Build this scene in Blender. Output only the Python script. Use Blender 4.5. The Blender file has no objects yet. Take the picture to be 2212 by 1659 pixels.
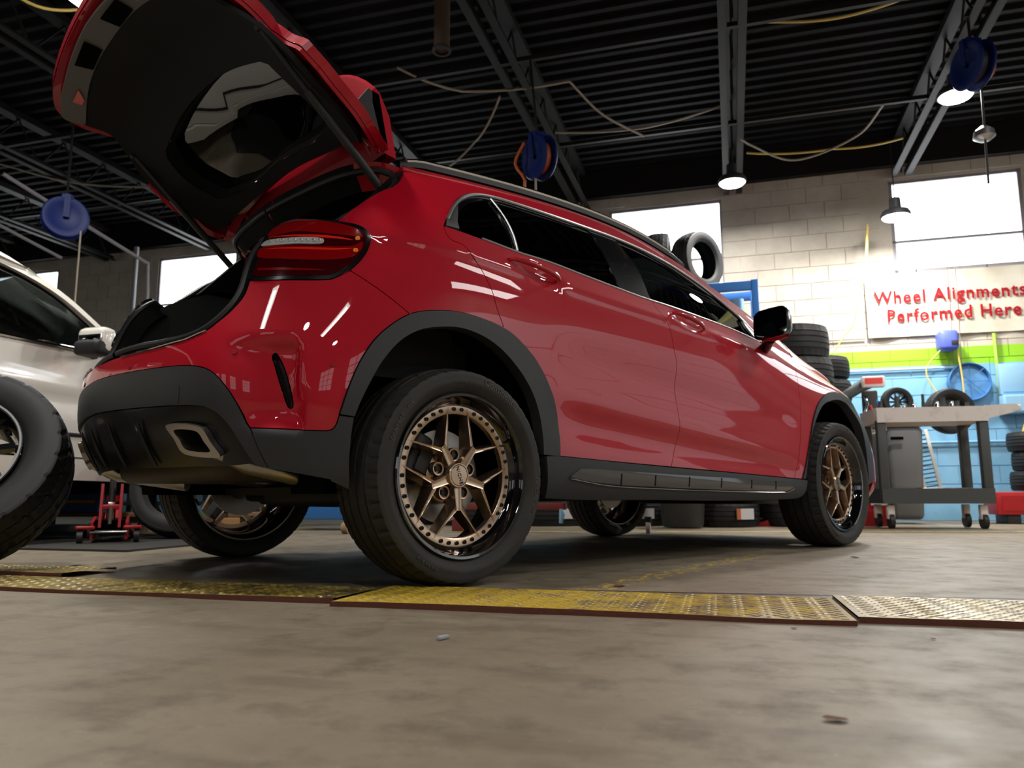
import bpy, bmesh, math, random
import numpy as np
from mathutils import Vector, Matrix, geometry
random.seed(7); RNG = np.random.RandomState(7)
SC = bpy.context.scene; COL = SC.collection
PI = math.pi
# ------------------------------------------------------------ camera
cam = bpy.data.cameras.new('camera'); CAM = bpy.data.objects.new('camera', cam); COL.objects.link(CAM)
CX, CY, CZ, YAW, PITCH, FPX = -1.529, -2.757, .2773, .8218, .1468, 1643.05
cam.sensor_fit = 'HORIZONTAL'; cam.sensor_width = 17.3; cam.lens = FPX*17.3/2212
cam.clip_start = .02; cam.clip_end = 100
cam.dof.use_dof = True; cam.dof.focus_distance = 2.15; cam.dof.aperture_fstop = 2.3
CAM.location = (CX, CY, CZ)
CAM.rotation_euler = (PI/2+PITCH, .0025, YAW-PI/2)
SC.camera = CAM
# ------------------------------------------------------------ world, colour, render
W = bpy.data.worlds.new('world'); SC.world = W; W.use_nodes = True
W.node_tree.nodes['Background'].inputs[0].default_value = (.75, .85, 1, 1)
W.node_tree.nodes['Background'].inputs[1].default_value = .6
SC.view_settings.view_transform = 'Standard'; SC.view_settings.look = 'None'
SC.view_settings.gamma = 1; SC.view_settings.use_curve_mapping = False
SC.view_settings.exposure = 0.0
SC.cycles.use_denoising = True
SC.cycles.max_bounces = 7; SC.cycles.diffuse_bounces = 3; SC.cycles.glossy_bounces = 4
SC.cycles.transmission_bounces = 6; SC.cycles.transparent_max_bounces = 12
SC.cycles.sample_clamp_indirect = 4.0; SC.cycles.caustics_reflective = False; SC.cycles.caustics_refractive = False
# room frame: a = depth along the wall normal, b = to the right, origin on the floor under the camera
RA = math.radians(31)
RN = (math.cos(RA), math.sin(RA)); RT = (math.sin(RA), -math.cos(RA))
def rm(a, b, z=0.0): return Vector((CX+a*RN[0]+b*RT[0], CY+a*RN[1]+b*RT[1], z))
# frame whose local X = room right (b), local Y = room depth (a), local Z = up; det = +1
RM = Matrix(((RT[0], RN[0], 0, CX), (RT[1], RN[1], 0, CY), (0, 0, 1, 0), (0, 0, 0, 1)))
ROOM_ROT = RA-PI/2
# ------------------------------------------------------------ lights (area lamps sit under the fixtures built further down)
def area(name, loc, size, power, color=(1, 1, 1), rot=(0, 0, 0), size_y=None, shape=None, spread=None):
    l = bpy.data.lights.new(name, 'AREA'); l.energy = power; l.color = color; l.size = size
    if size_y: l.shape = 'RECTANGLE'; l.size_y = size_y
    if shape: l.shape = shape
    if spread: l.spread = spread
    o = bpy.data.objects.new(name, l); COL.objects.link(o); o.location = loc; o.rotation_euler = rot
    return o
HIGHBAYS = [(8.2, .13, 3.68), (7.1, 2.03, 3.80), (8.60, 1.79, 3.26), (4.3, 2.9, 3.9), (-1.8, 1.0, 3.9), (1.3, -2.3, 3.9), (-2.0, 4.2, 3.9)]  # the lamps near the cart and beside the white vehicle are added to brighten them
for i, (a, b, z) in enumerate(HIGHBAYS):
    area('high_bay_lamp', rm(a, b, z-.09), .26, (60, 85, 85, 50, 40, 62, 32)[i], (1, .97, .92), shape='DISK')
STRIPS = [(3.45, -4.25, 3.82, 0), (-1.6, -1.6, 3.9, 0), (-1.4, 2.6, 3.9, 0)]
for i, (a, b, z, r) in enumerate(STRIPS):
    area('strip_lamp', rm(a, b, z-.06), .16, 20, (1, .98, .93), (0, 0, ROOM_ROT+r), size_y=1.2) if i else area('strip_lamp', rm(a, b, z-.06), .16, 75, (1, .98, .93), (0, 0, ROOM_ROT+r), size_y=1.2)
# ------------------------------------------------------------ object helpers
def link(name, me, parent=None, **props):
    o = bpy.data.objects.new(name, me); COL.objects.link(o)
    if parent: o.parent = parent
    for k, v in props.items(): o[k] = v
    return o
def thing(name, label, cat, loc=(0, 0, 0), rz=0.0, group=None, rot=None):
    o = bpy.data.objects.new(name, None); COL.objects.link(o); o.location = loc
    o.rotation_euler = rot if rot else (0, 0, rz); o.empty_display_size = .1
    o['label'] = label; o['category'] = cat
    if group: o['group'] = group
    return o
def tag(o, label, cat, group=None, kind=None):
    o['label'] = label; o['category'] = cat
    if group: o['group'] = group
    if kind: o['kind'] = kind
    return o
def struct(o): o['kind'] = 'structure'; return o
class MB:
    """collects simple solids, then links them as one mesh object"""
    def __init__(s): s.v = []; s.f = []; s.sm = []
    def add(s, V, F, smooth=False):
        n = len(s.v); s.v += [tuple(p) for p in V]; s.f += [tuple(i+n for i in f) for f in F]; s.sm += [smooth]*len(F); return s
    def box(s, c, d, rz=0.0, ry=0.0, rx=0.0, taper=1.0):
        M = Matrix.Translation(c) @ Matrix.Rotation(rz, 4, 'Z') @ Matrix.Rotation(ry, 4, 'Y') @ Matrix.Rotation(rx, 4, 'X')
        V = []
        for z in (-1, 1):
            t = taper if z > 0 else 1
            for x, y in ((-1, -1), (1, -1), (1, 1), (-1, 1)): V.append(M @ Vector((x*d[0]/2*t, y*d[1]/2*t, z*d[2]/2)))
        return s.add(V, [(3, 2, 1, 0), (4, 5, 6, 7), (0, 1, 5, 4), (1, 2, 6, 5), (2, 3, 7, 6), (3, 0, 4, 7)])
    def rbox(s, c, d, r=.01, n=3, rz=0.0, ry=0.0, rx=0.0):
        """box with rounded vertical edges and slightly bevelled rims"""
        M = Matrix.Translation(c) @ Matrix.Rotation(rz, 4, 'Z') @ Matrix.Rotation(ry, 4, 'Y') @ Matrix.Rotation(rx, 4, 'X')
        r = min(r, d[0]/2*.98, d[1]/2*.98, d[2]/2*.9)
        rings = []
        for (zz, ins) in ((-d[2]/2, r*.6), (-d[2]/2+r*.3, r*.15), (-d[2]/2+r*.7, 0), (d[2]/2-r*.7, 0), (d[2]/2-r*.3, r*.15), (d[2]/2, r*.6)):
            ring = []
            for q, (sx, sy) in enumerate(((1, 1), (-1, 1), (-1, -1), (1, -1))):
                for k in range(n+1):
                    a = PI/2*(q+k/n); rr = max(r-ins, r*.2)
                    ring.append(M @ Vector((sx*(d[0]/2-r)+rr*math.cos(a), sy*(d[1]/2-r)+rr*math.sin(a), zz)))
            rings.append(ring)
        m = len(rings[0]); V = [p for R_ in rings for p in R_]; F = []
        for i in range(len(rings)-1):
            for k in range(m): F.append((i*m+k, i*m+(k+1) % m, (i+1)*m+(k+1) % m, (i+1)*m+k))
        F.append(tuple(range(m))[::-1]); F.append(tuple((len(rings)-1)*m+k for k in range(m)))
        return s.add(V, F, True)
    def tube(s, pts, r, n=8, caps=True):
        P = [Vector(p) for p in pts]; R_ = r if isinstance(r, (list, tuple)) else [r]*len(P)
        t0 = (P[1]-P[0]).normalized(); up = Vector((0, 0, 1)) if abs(t0.z) < .9 else Vector((1, 0, 0))
        nrm = t0.cross(up).normalized(); V = []
        for i, p in enumerate(P):
            t = (P[min(i+1, len(P)-1)]-P[max(i-1, 0)]).normalized()
            nrm = (nrm-t*nrm.dot(t)).normalized(); bi = t.cross(nrm)
            for k in range(n):
                a = 2*PI*k/n; V.append(p+(nrm*math.cos(a)+bi*math.sin(a))*R_[i])
        F = [(i*n+k, i*n+(k+1) % n, (i+1)*n+(k+1) % n, (i+1)*n+k) for i in range(len(P)-1) for k in range(n)]
        if caps: F += [tuple(range(n))[::-1], tuple((len(P)-1)*n+k for k in range(n))]
        return s.add(V, F, True)
    def cyl(s, c, r, h, axis='Z', n=20, r2=None):
        a = {'X': Vector((1, 0, 0)), 'Y': Vector((0, 1, 0)), 'Z': Vector((0, 0, 1))}[axis] if isinstance(axis, str) else Vector(axis).normalized()
        c = Vector(c); up = Vector((0, 0, 1)) if abs(a.z) < .9 else Vector((1, 0, 0)); e1 = a.cross(up).normalized(); e2 = a.cross(e1)
        r2 = r if r2 is None else r2; V = []
        for (hh, rr) in ((-h/2, r), (h/2, r2)):
            for k in range(n): V.append(c+a*hh+(e1*math.cos(2*PI*k/n)+e2*math.sin(2*PI*k/n))*rr)
        F = [(k, (k+1) % n, n+(k+1) % n, n+k) for k in range(n)]
        s.add(V, F, True)
        return s.add(V, [tuple(range(n))[::-1], tuple(range(n, 2*n))], False)
    def lathe(s, prof, c=(0, 0, 0), axis='Y', n=48, closed=False):
        """prof: list of (radius, height along axis)"""
        a = {'X': Vector((1, 0, 0)), 'Y': Vector((0, 1, 0)), 'Z': Vector((0, 0, 1))}[axis]
        e1 = Vector((1, 0, 0)) if axis != 'X' else Vector((0, 1, 0)); e2 = a.cross(e1); c = Vector(c)
        V = [c+a*h+(e1*math.cos(2*PI*k/n)+e2*math.sin(2*PI*k/n))*r for (r, h) in prof for k in range(n)]
        m = len(prof); F = [(i*n+k, i*n+(k+1) % n, (i+1)*n+(k+1) % n, (i+1)*n+k) for i in range(m-1) for k in range(n)]
        if closed: F += [((m-1)*n+k, (m-1)*n+(k+1) % n, (k+1) % n, k) for k in range(n)]
        return s.add(V, F, True)
    def grid(s, P, smooth=True, flip=False):
        P = np.asarray(P); a, b = P.shape[:2]
        F = [(i*b+j, (i+1)*b+j, (i+1)*b+j+1, i*b+j+1) for i in range(a-1) for j in range(b-1)]
        if flip: F = [f[::-1] for f in F]
        return s.add(P.reshape(-1, 3), F, smooth)
    def prism(s, poly, axis, h0, h1, smooth=False):
        """extrude a 2-D polygon; axis 'Y': poly=(x,z); 'X': poly=(y,z); 'Z': poly=(x,y)"""
        def P(p, h): return {'Y': (p[0], h, p[1]), 'X': (h, p[0], p[1]), 'Z': (p[0], p[1], h)}[axis]
        n = len(poly); V = [P(p, h0) for p in poly]+[P(p, h1) for p in poly]
        F = [(k, (k+1) % n, n+(k+1) % n, n+k) for k in range(n)]
        s.add(V, F, smooth); s.add(V, [tuple(range(n))[::-1], tuple(range(n, 2*n))], False); return s
    def build(s, name, mat, parent=None, M=None, fix=True, **props):
        me = bpy.data.meshes.new(name); V = s.v if M is None else [tuple(M @ Vector(v)) for v in s.v]
        me.from_pydata(V, [], s.f); me.polygons.foreach_set('use_smooth', s.sm)
        if fix:
            bm = bmesh.new(); bm.from_mesh(me); bmesh.ops.remove_doubles(bm, verts=bm.verts, dist=1e-5)
            bmesh.ops.recalc_face_normals(bm, faces=bm.faces); bm.to_mesh(me); bm.free()
            try: me.set_sharp_from_angle(angle=math.radians(38))
            except Exception: pass
        if mat: me.materials.append(mat)
        return link(name, me, parent, **props)
def spl(pts, step=.012, closed=False):
    """Catmull-Rom resampling"""
    P = np.array(pts, float)
    if len(P) < 3:
        n = max(2, int(np.ceil(np.linalg.norm(P[1]-P[0])/step))+1); return P[0]+(P[1]-P[0])*np.linspace(0, 1, n)[:, None]
    Q = np.vstack([P[-1:], P, P[:2]]) if closed else np.vstack([2*P[:1]-P[1:2], P, 2*P[-1:]-P[-2:-1]])
    out = []
    for i in range(1, len(Q)-2):
        p0, p1, p2, p3 = Q[i-1], Q[i], Q[i+1], Q[i+2]
        d = np.linalg.norm(p2-p1)+1e-9; m1 = (p2-p0)*d/(d+np.linalg.norm(p1-p0)+1e-9); m2 = (p3-p1)*d/(d+np.linalg.norm(p3-p2)+1e-9)
        n = max(1, int(np.ceil(d/step))); t = (np.arange(n)/n)[:, None]
        out.append((2*t**3-3*t**2+1)*p1+(t**3-2*t**2+t)*m1+(-2*t**3+3*t**2)*p2+(t**3-t**2)*m2)
    R_ = np.vstack(out)
    return R_ if closed else np.vstack([R_, P[-1:]])
def join_text(body, size, extrude=.0, font=None, align='CENTER', offset=0.0, res=2):
    c = bpy.data.curves.new('text', 'FONT'); c.body = body; c.size = size; c.extrude = extrude; c.align_x = align; c.align_y = 'CENTER'
    c.resolution_u = res; c.offset = offset; c.space_character = 1.12
    o = bpy.data.objects.new('text', c); COL.objects.link(o)
    dg = bpy.context.evaluated_depsgraph_get(); me = bpy.data.meshes.new_from_object(o.evaluated_get(dg)); me.materials.clear()
    bpy.data.objects.remove(o); bpy.data.curves.remove(c); return me
# ---------------------------------------------------------------- body surface
UK = np.array([-1.895,-1.45,-1.005,-.735,-.519,-.303,-.1,.3,.8,1.3,1.8,2.3,2.7,3.05,3.27,3.48,3.67,3.92,4.22,4.52])
VK = np.array([0,.08,.18,.35,.55,.72,.84,.93,1.0,1.2,1.4])
_rear = {  # (x,y) from u=-.303 inwards to the centre line
 0:[(-.25,.77),(-.40,.72),(-.52,.62),(-.57,.42),(-.61,0)],
 .08:[(-.26,.84),(-.43,.80),(-.57,.68),(-.625,.44),(-.69,0)],
 .18:[(-.27,.873),(-.48,.822),(-.625,.70),(-.705,.45),(-.76,0)],
 .35:[(-.28,.888),(-.50,.845),(-.68,.72),(-.775,.45),(-.83,0)],
 .55:[(-.28,.888),(-.49,.835),(-.67,.70),(-.77,.45),(-.82,0)],
 .72:[(-.28,.874),(-.46,.81),(-.62,.68),(-.72,.42),(-.76,0)],
 .84:[(-.275,.858),(-.44,.785),(-.58,.655),(-.67,.40),(-.71,0)],
 .93:[(-.265,.838),(-.41,.757),(-.52,.63),(-.60,.38),(-.64,0)],
 1.0:[(-.25,.81),(-.36,.735),(-.45,.61),(-.52,.36),(-.55,0)],
 1.2:[(-.21,.705),(-.285,.63),(-.34,.51),(-.38,.30),(-.40,0)],
 1.4:[(-.16,.575),(-.20,.50),(-.23,.38),(-.25,.2),(-.26,0)]}
_side = {  # half widths at x = -.1 .. 3.05
 0:[.78,.78,.78,.78,.78,.78,.78,.77],
 .08:[.85,.85,.848,.846,.846,.846,.85,.83],
 .18:[.885,.882,.874,.870,.870,.874,.882,.875],
 .35:[.900,.893,.878,.872,.872,.880,.892,.888],
 .55:[.902,.898,.887,.880,.878,.884,.892,.886],
 .72:[.900,.899,.896,.892,.886,.880,.882,.872],
 .84:[.893,.895,.895,.892,.885,.871,.866,.848],
 .93:[.878,.882,.882,.878,.868,.852,.842,.815],
 1.0:[.855,.860,.860,.855,.844,.822,.800,.745],
 1.2:[.745,.765,.772,.765,.765,.778,.755,.71],
 1.4:[.612,.630,.640,.630,.655,.725,.70,.65]}
_front = {
 0:[(3.20,.72),(3.32,.62),(3.39,.48),(3.42,.25),(3.43,0)],
 .08:[(3.25,.785),(3.39,.68),(3.45,.51),(3.49,.27),(3.50,0)],
 .18:[(3.275,.83),(3.43,.72),(3.50,.54),(3.55,.29),(3.57,0)],
 .35:[(3.28,.845),(3.44,.735),(3.51,.55),(3.56,.30),(3.58,0)],
 .55:[(3.275,.84),(3.43,.73),(3.50,.55),(3.55,.30),(3.57,0)],
 .72:[(3.26,.82),(3.40,.715),(3.46,.53),(3.51,.28),(3.53,0)],
 .84:[(3.23,.79),(3.36,.68),(3.43,.50),(3.48,.26),(3.50,0)],
 .93:[(3.20,.715),(3.32,.615),(3.40,.46),(3.44,.24),(3.46,0)],
 1.0:[(3.19,.65),(3.29,.555),(3.36,.41),(3.39,.21),(3.40,0)],
 1.2:[(3.19,.63),(3.29,.54),(3.36,.40),(3.39,.2),(3.40,0)],
 1.4:[(3.19,.61),(3.29,.52),(3.36,.38),(3.39,.19),(3.40,0)]}
def _table():
    T = np.zeros((len(VK), len(UK), 2))
    xs = [-.1,.3,.8,1.3,1.8,2.3,2.7,3.05]
    for i, v in enumerate(VK):
        R = _rear[v]; F = _front[v]
        pts = [(R[3][0], -R[3][1])] + R[::-1] + list(zip(xs, _side[v])) + F + [(F[3][0], -F[3][1])]
        T[i] = pts
    return T
TAB = _table()
def _spline_matrix(k):
    n = len(k); h = np.diff(k); A = np.eye(n); B = np.zeros((n, n))
    for i in range(1, n-1):
        A[i,i-1] = h[i-1]; A[i,i] = 2*(h[i-1]+h[i]); A[i,i+1] = h[i]
        B[i,i-1] = 6/h[i-1]; B[i,i] = -6/h[i-1]-6/h[i]; B[i,i+1] = 6/h[i]
    return np.linalg.solve(A, B)
def _basis(k, M, q):
    q = np.clip(q, k[0], k[-1]); j = np.clip(np.searchsorted(k, q, side='right')-1, 0, len(k)-2)
    h = k[j+1]-k[j]; a = (k[j+1]-q)/h; b = 1-a; E = np.zeros((len(q), len(k))); r = np.arange(len(q))
    E[r,j] += a; E[r,j+1] += b
    E += ((a**3-a)*h*h/6)[:,None]*M[j] + ((b**3-b)*h*h/6)[:,None]*M[j+1]
    return E
MU = _spline_matrix(UK); MV = _spline_matrix(VK)
ZB = np.array([1.17,1.17,1.17,1.17,1.17,1.17,1.168,1.147,1.112,1.085,1.052,1.005,.955,.885,.82,.79,.765,.745,.735,.745])
ZR = np.array([1.45,1.45,1.45,1.45,1.45,1.447,1.445,1.478,1.500,1.485,1.365,1.17,1.065,1.0,.93,.87,.84,.82,.81,.82])
def smooth(x): x = np.clip(x, 0, 1); return x*x*(3-2*x)
def disp(u, v, x, z):
    """outward sculpting of the sheet metal (metres)"""
    d = np.zeros_like(u)
    side = smooth((u-.35)/.25)*smooth((2.35-u)/.3)
    zl = .60 - .085*(x-.5)                       # lower crease, drops towards the front
    d -= .015*side*np.exp(-((z-zl+.06)/.06)**2)
    d += .006*side*np.exp(-((z-zl-.03)/.04)**2)
    d -= .007*side*np.exp(-((z-zl-.19)/.06)**2)
    zc = 1.075 - .045*(x-.0)                     # shoulder crease
    s2 = smooth((u+.75)/.2)*smooth((2.2-u)/.6)
    d += .006*s2*np.exp(-((z-zc)/.022)**2)
    d -= .005*s2*np.exp(-((z-zc+.06)/.05)**2)
    for hx, hz in ((.345,1.075),(1.29,1.05)):    # dishes behind the door handles
        e = ((x-hx-.01)/.115)**2 + ((z-hz+.11*(x-hx)+.004)/.030)**2
        d -= .020*np.exp(-e**2)*(u > -.1)
    e = np.maximum(0, 1-((u+.60)/.16)**2)        # scoop beside the bumper vent
    f = smooth((z-.44)/.06)*smooth((.73-z)/.05)
    g = smooth((u+.80)/.20)*smooth((-.545-.10*(z-.6)-u)/.03)
    d -= .042*f*g
    return d
def body(u, v, off=0.0, sculpt=True):
    """points of the right-hand body side; y is negative on the right"""
    u = np.atleast_1d(np.asarray(u, float)); v = np.atleast_1d(np.asarray(v, float)); u, v = np.broadcast_arrays(u, v)
    sh = u.shape; u = u.ravel(); v = v.ravel()
    def base(u, v):
        P = np.einsum('qi,qj,ijk->qk', _basis(VK, MV, v), _basis(UK, MU, u), TAB)
        bu = _basis(UK, MU, u); zb = bu@ZB; zr = bu@ZR
        z = np.where(v <= 1, .2+(zb-.2)*v, zb+(zr-zb)*(v-1)/.4)
        return np.stack([P[:,0], -P[:,1], z], -1)
    P = base(u, v)
    e = 1e-3
    du = base(u+e, v)-base(u-e, v); dv = base(u, v+e)-base(u, v-e)
    N = np.cross(du, dv); N /= np.linalg.norm(N, axis=1)[:,None]+1e-12   # outward
    d = off+(disp(u, v, P[:,0], P[:,2]) if sculpt else 0)
    P = P+N*(d*np.ones(len(u)))[:,None]
    return P.reshape(sh+(3,))
def body_n(u, v):
    e = 2e-3
    a = body(u+e, v)-body(u-e, v); b = body(u, v+e)-body(u, v-e)
    N = np.cross(a, b); return N/(np.linalg.norm(N, axis=-1)[...,None]+1e-12)
# ------------------------------------------------------------ materials
def mat(name, col, rough=.5, metal=0.0, coat=0.0, spec=.5, emit=None, es=0.0, bump=None, vary=None, coat_rough=.03, sheen=0):
    """bump=(scale, strength, distance); vary=(scale, colour2, lo, hi)"""
    m = bpy.data.materials.new(name); m.use_nodes = True; nt = m.node_tree; b = nt.nodes['Principled BSDF']
    b.inputs['Base Color'].default_value = (*col, 1); b.inputs['Roughness'].default_value = rough; b.inputs['Metallic'].default_value = metal
    b.inputs['Coat Weight'].default_value = coat; b.inputs['Coat Roughness'].default_value = coat_rough; b.inputs['Specular IOR Level'].default_value = spec
    if emit: b.inputs['Emission Color'].default_value = (*emit, 1); b.inputs['Emission Strength'].default_value = es
    tc = None
    if bump or vary: tc = nt.nodes.new('ShaderNodeTexCoord')
    if vary:
        n = nt.nodes.new('ShaderNodeTexNoise'); n.inputs['Scale'].default_value = vary[0]; n.inputs['Detail'].default_value = 6
        r = nt.nodes.new('ShaderNodeMapRange'); r.inputs[1].default_value = vary[2]; r.inputs[2].default_value = vary[3]
        x = nt.nodes.new('ShaderNodeMix'); x.data_type = 'RGBA'; x.inputs[6].default_value = (*col, 1); x.inputs[7].default_value = (*vary[1], 1)
        nt.links.new(tc.outputs['Object'], n.inputs['Vector']); nt.links.new(n.outputs[0], r.inputs[0]); nt.links.new(r.outputs[0], x.inputs[0]); nt.links.new(x.outputs[2], b.inputs['Base Color'])
    if bump:
        n = nt.nodes.new('ShaderNodeTexNoise'); n.inputs['Scale'].default_value = bump[0]; n.inputs['Detail'].default_value = 5
        k = nt.nodes.new('ShaderNodeBump'); k.inputs['Strength'].default_value = bump[1]; k.inputs['Distance'].default_value = bump[2]
        nt.links.new(tc.outputs['Object'], n.inputs['Vector']); nt.links.new(n.outputs[0], k.inputs['Height']); nt.links.new(k.outputs[0], b.inputs['Normal'])
    return m
def glass_mat(name, tint, rough=.0, refl=1.0):
    """thin tinted pane: tinted see-through plus a clear Fresnel reflection"""
    m = bpy.data.materials.new(name); m.use_nodes = True; nt = m.node_tree; nt.nodes.clear()
    o = nt.nodes.new('ShaderNodeOutputMaterial'); t = nt.nodes.new('ShaderNodeBsdfTransparent'); g = nt.nodes.new('ShaderNodeBsdfGlossy')
    t.inputs[0].default_value = (*tint, 1); g.inputs['Roughness'].default_value = rough; g.inputs[0].default_value = (refl, refl, refl, 1)
    f = nt.nodes.new('ShaderNodeFresnel'); f.inputs[0].default_value = 1.5; x = nt.nodes.new('ShaderNodeMixShader')
    nt.links.new(f.outputs[0], x.inputs[0]); nt.links.new(t.outputs[0], x.inputs[1]); nt.links.new(g.outputs[0], x.inputs[2]); nt.links.new(x.outputs[0], o.inputs[0])
    return m
M = {}
M['paint'] = mat('red_paint', (.43, .0005, .013), .60, 0, 1.0, .15, coat_rough=.012)
M['cladding'] = mat('matte_cladding', (.030, .031, .033), .50, spec=.4, bump=(500, .15, .0006))
M['diffuser'] = mat('diffuser_black', (.006, .006, .006), .30, coat=.12, spec=.3)
M['sill_gloss'] = mat('sill_gloss', (.022, .022, .024), .10, coat=1)
M['gloss_black'] = mat('gloss_black', (.005, .005, .006), .16, coat=.35, spec=.4)
M['dark'] = mat('dark_plastic', (.012, .012, .013), .65)
M['void'] = mat('liner_black', (.0018, .0018, .0018), .95, spec=.05)
M['trim_grey'] = mat('interior_grey', (.024, .024, .024), .85, spec=.2, bump=(300, .2, .0006))
M['black_trim'] = mat('black_trim', (.005, .005, .005), .8, spec=.15)
M['carpet'] = mat('carpet', (.006, .006, .006), .95, bump=(600, .6, .001), spec=.1)
M['seat'] = mat('seat_fabric', (.02, .02, .022), .8, bump=(400, .3, .001))
M['rubber'] = mat('seal_rubber', (.014, .014, .014), .5)
M['satin'] = mat('satin_metal', (.42, .42, .43), .32, .9)
M['chrome'] = mat('chrome', (.75, .75, .76), .08, 1.0)
M['tire'] = mat('tire_rubber', (.022, .0205, .019), .62, spec=.35, bump=(260, .25, .0006), vary=(9, (.034, .030, .025), .4, .7))
M['tire2'] = mat('tire_rubber_far', (.014, .014, .015), .6, spec=.4)
M['lettering'] = mat('moulded_letters', (.085, .070, .058), .6)
M['bronze'] = mat('bronze_wheel', (.46, .33, .235), .27, .95, .25, bump=(1200, .05, .0002))
M['lip'] = mat('black_rim_lip', (.004, .004, .005), .06, coat=1)
M['bolt'] = mat('black_bolt', (.01, .01, .01), .3, .4)
M['rotor'] = mat('brake_rotor', (.34, .32, .30), .38, .9, bump=(90, .1, .0004))
M['iron'] = mat('dark_iron', (.045, .043, .04), .55, .6)
M['steel'] = mat('brushed_steel', (.42, .39, .36), .28, 1)
M['under'] = mat('underbody', (.035, .030, .024), .6)
M['glass_dark'] = glass_mat('privacy_glass', (.035, .038, .036))
M['glass_mid'] = glass_mat('front_glass', (.42, .50, .48))
M['glass_tail'] = glass_mat('tailgate_glass', (.10, .11, .07), refl=.12)
M['mirror'] = mat('mirror_glass', (.35, .4, .42), .02, 1)
M['lens_dark'] = mat('dark_red_lens', (.045, .0004, .002), .08, coat=1)
M['lens_red'] = mat('red_lens', (.24, .0015, .003), .12, coat=1)
M['lens_hot'] = mat('bright_red_lens', (.80, .02, .01), .15, coat=1)
M['lens_clear'] = mat('clear_lens', (.62, .62, .62), .15, .3, coat=1, bump=(160, .8, .002))
M['amber'] = mat('amber', (.9, .25, .02), .2, coat=1)
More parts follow.
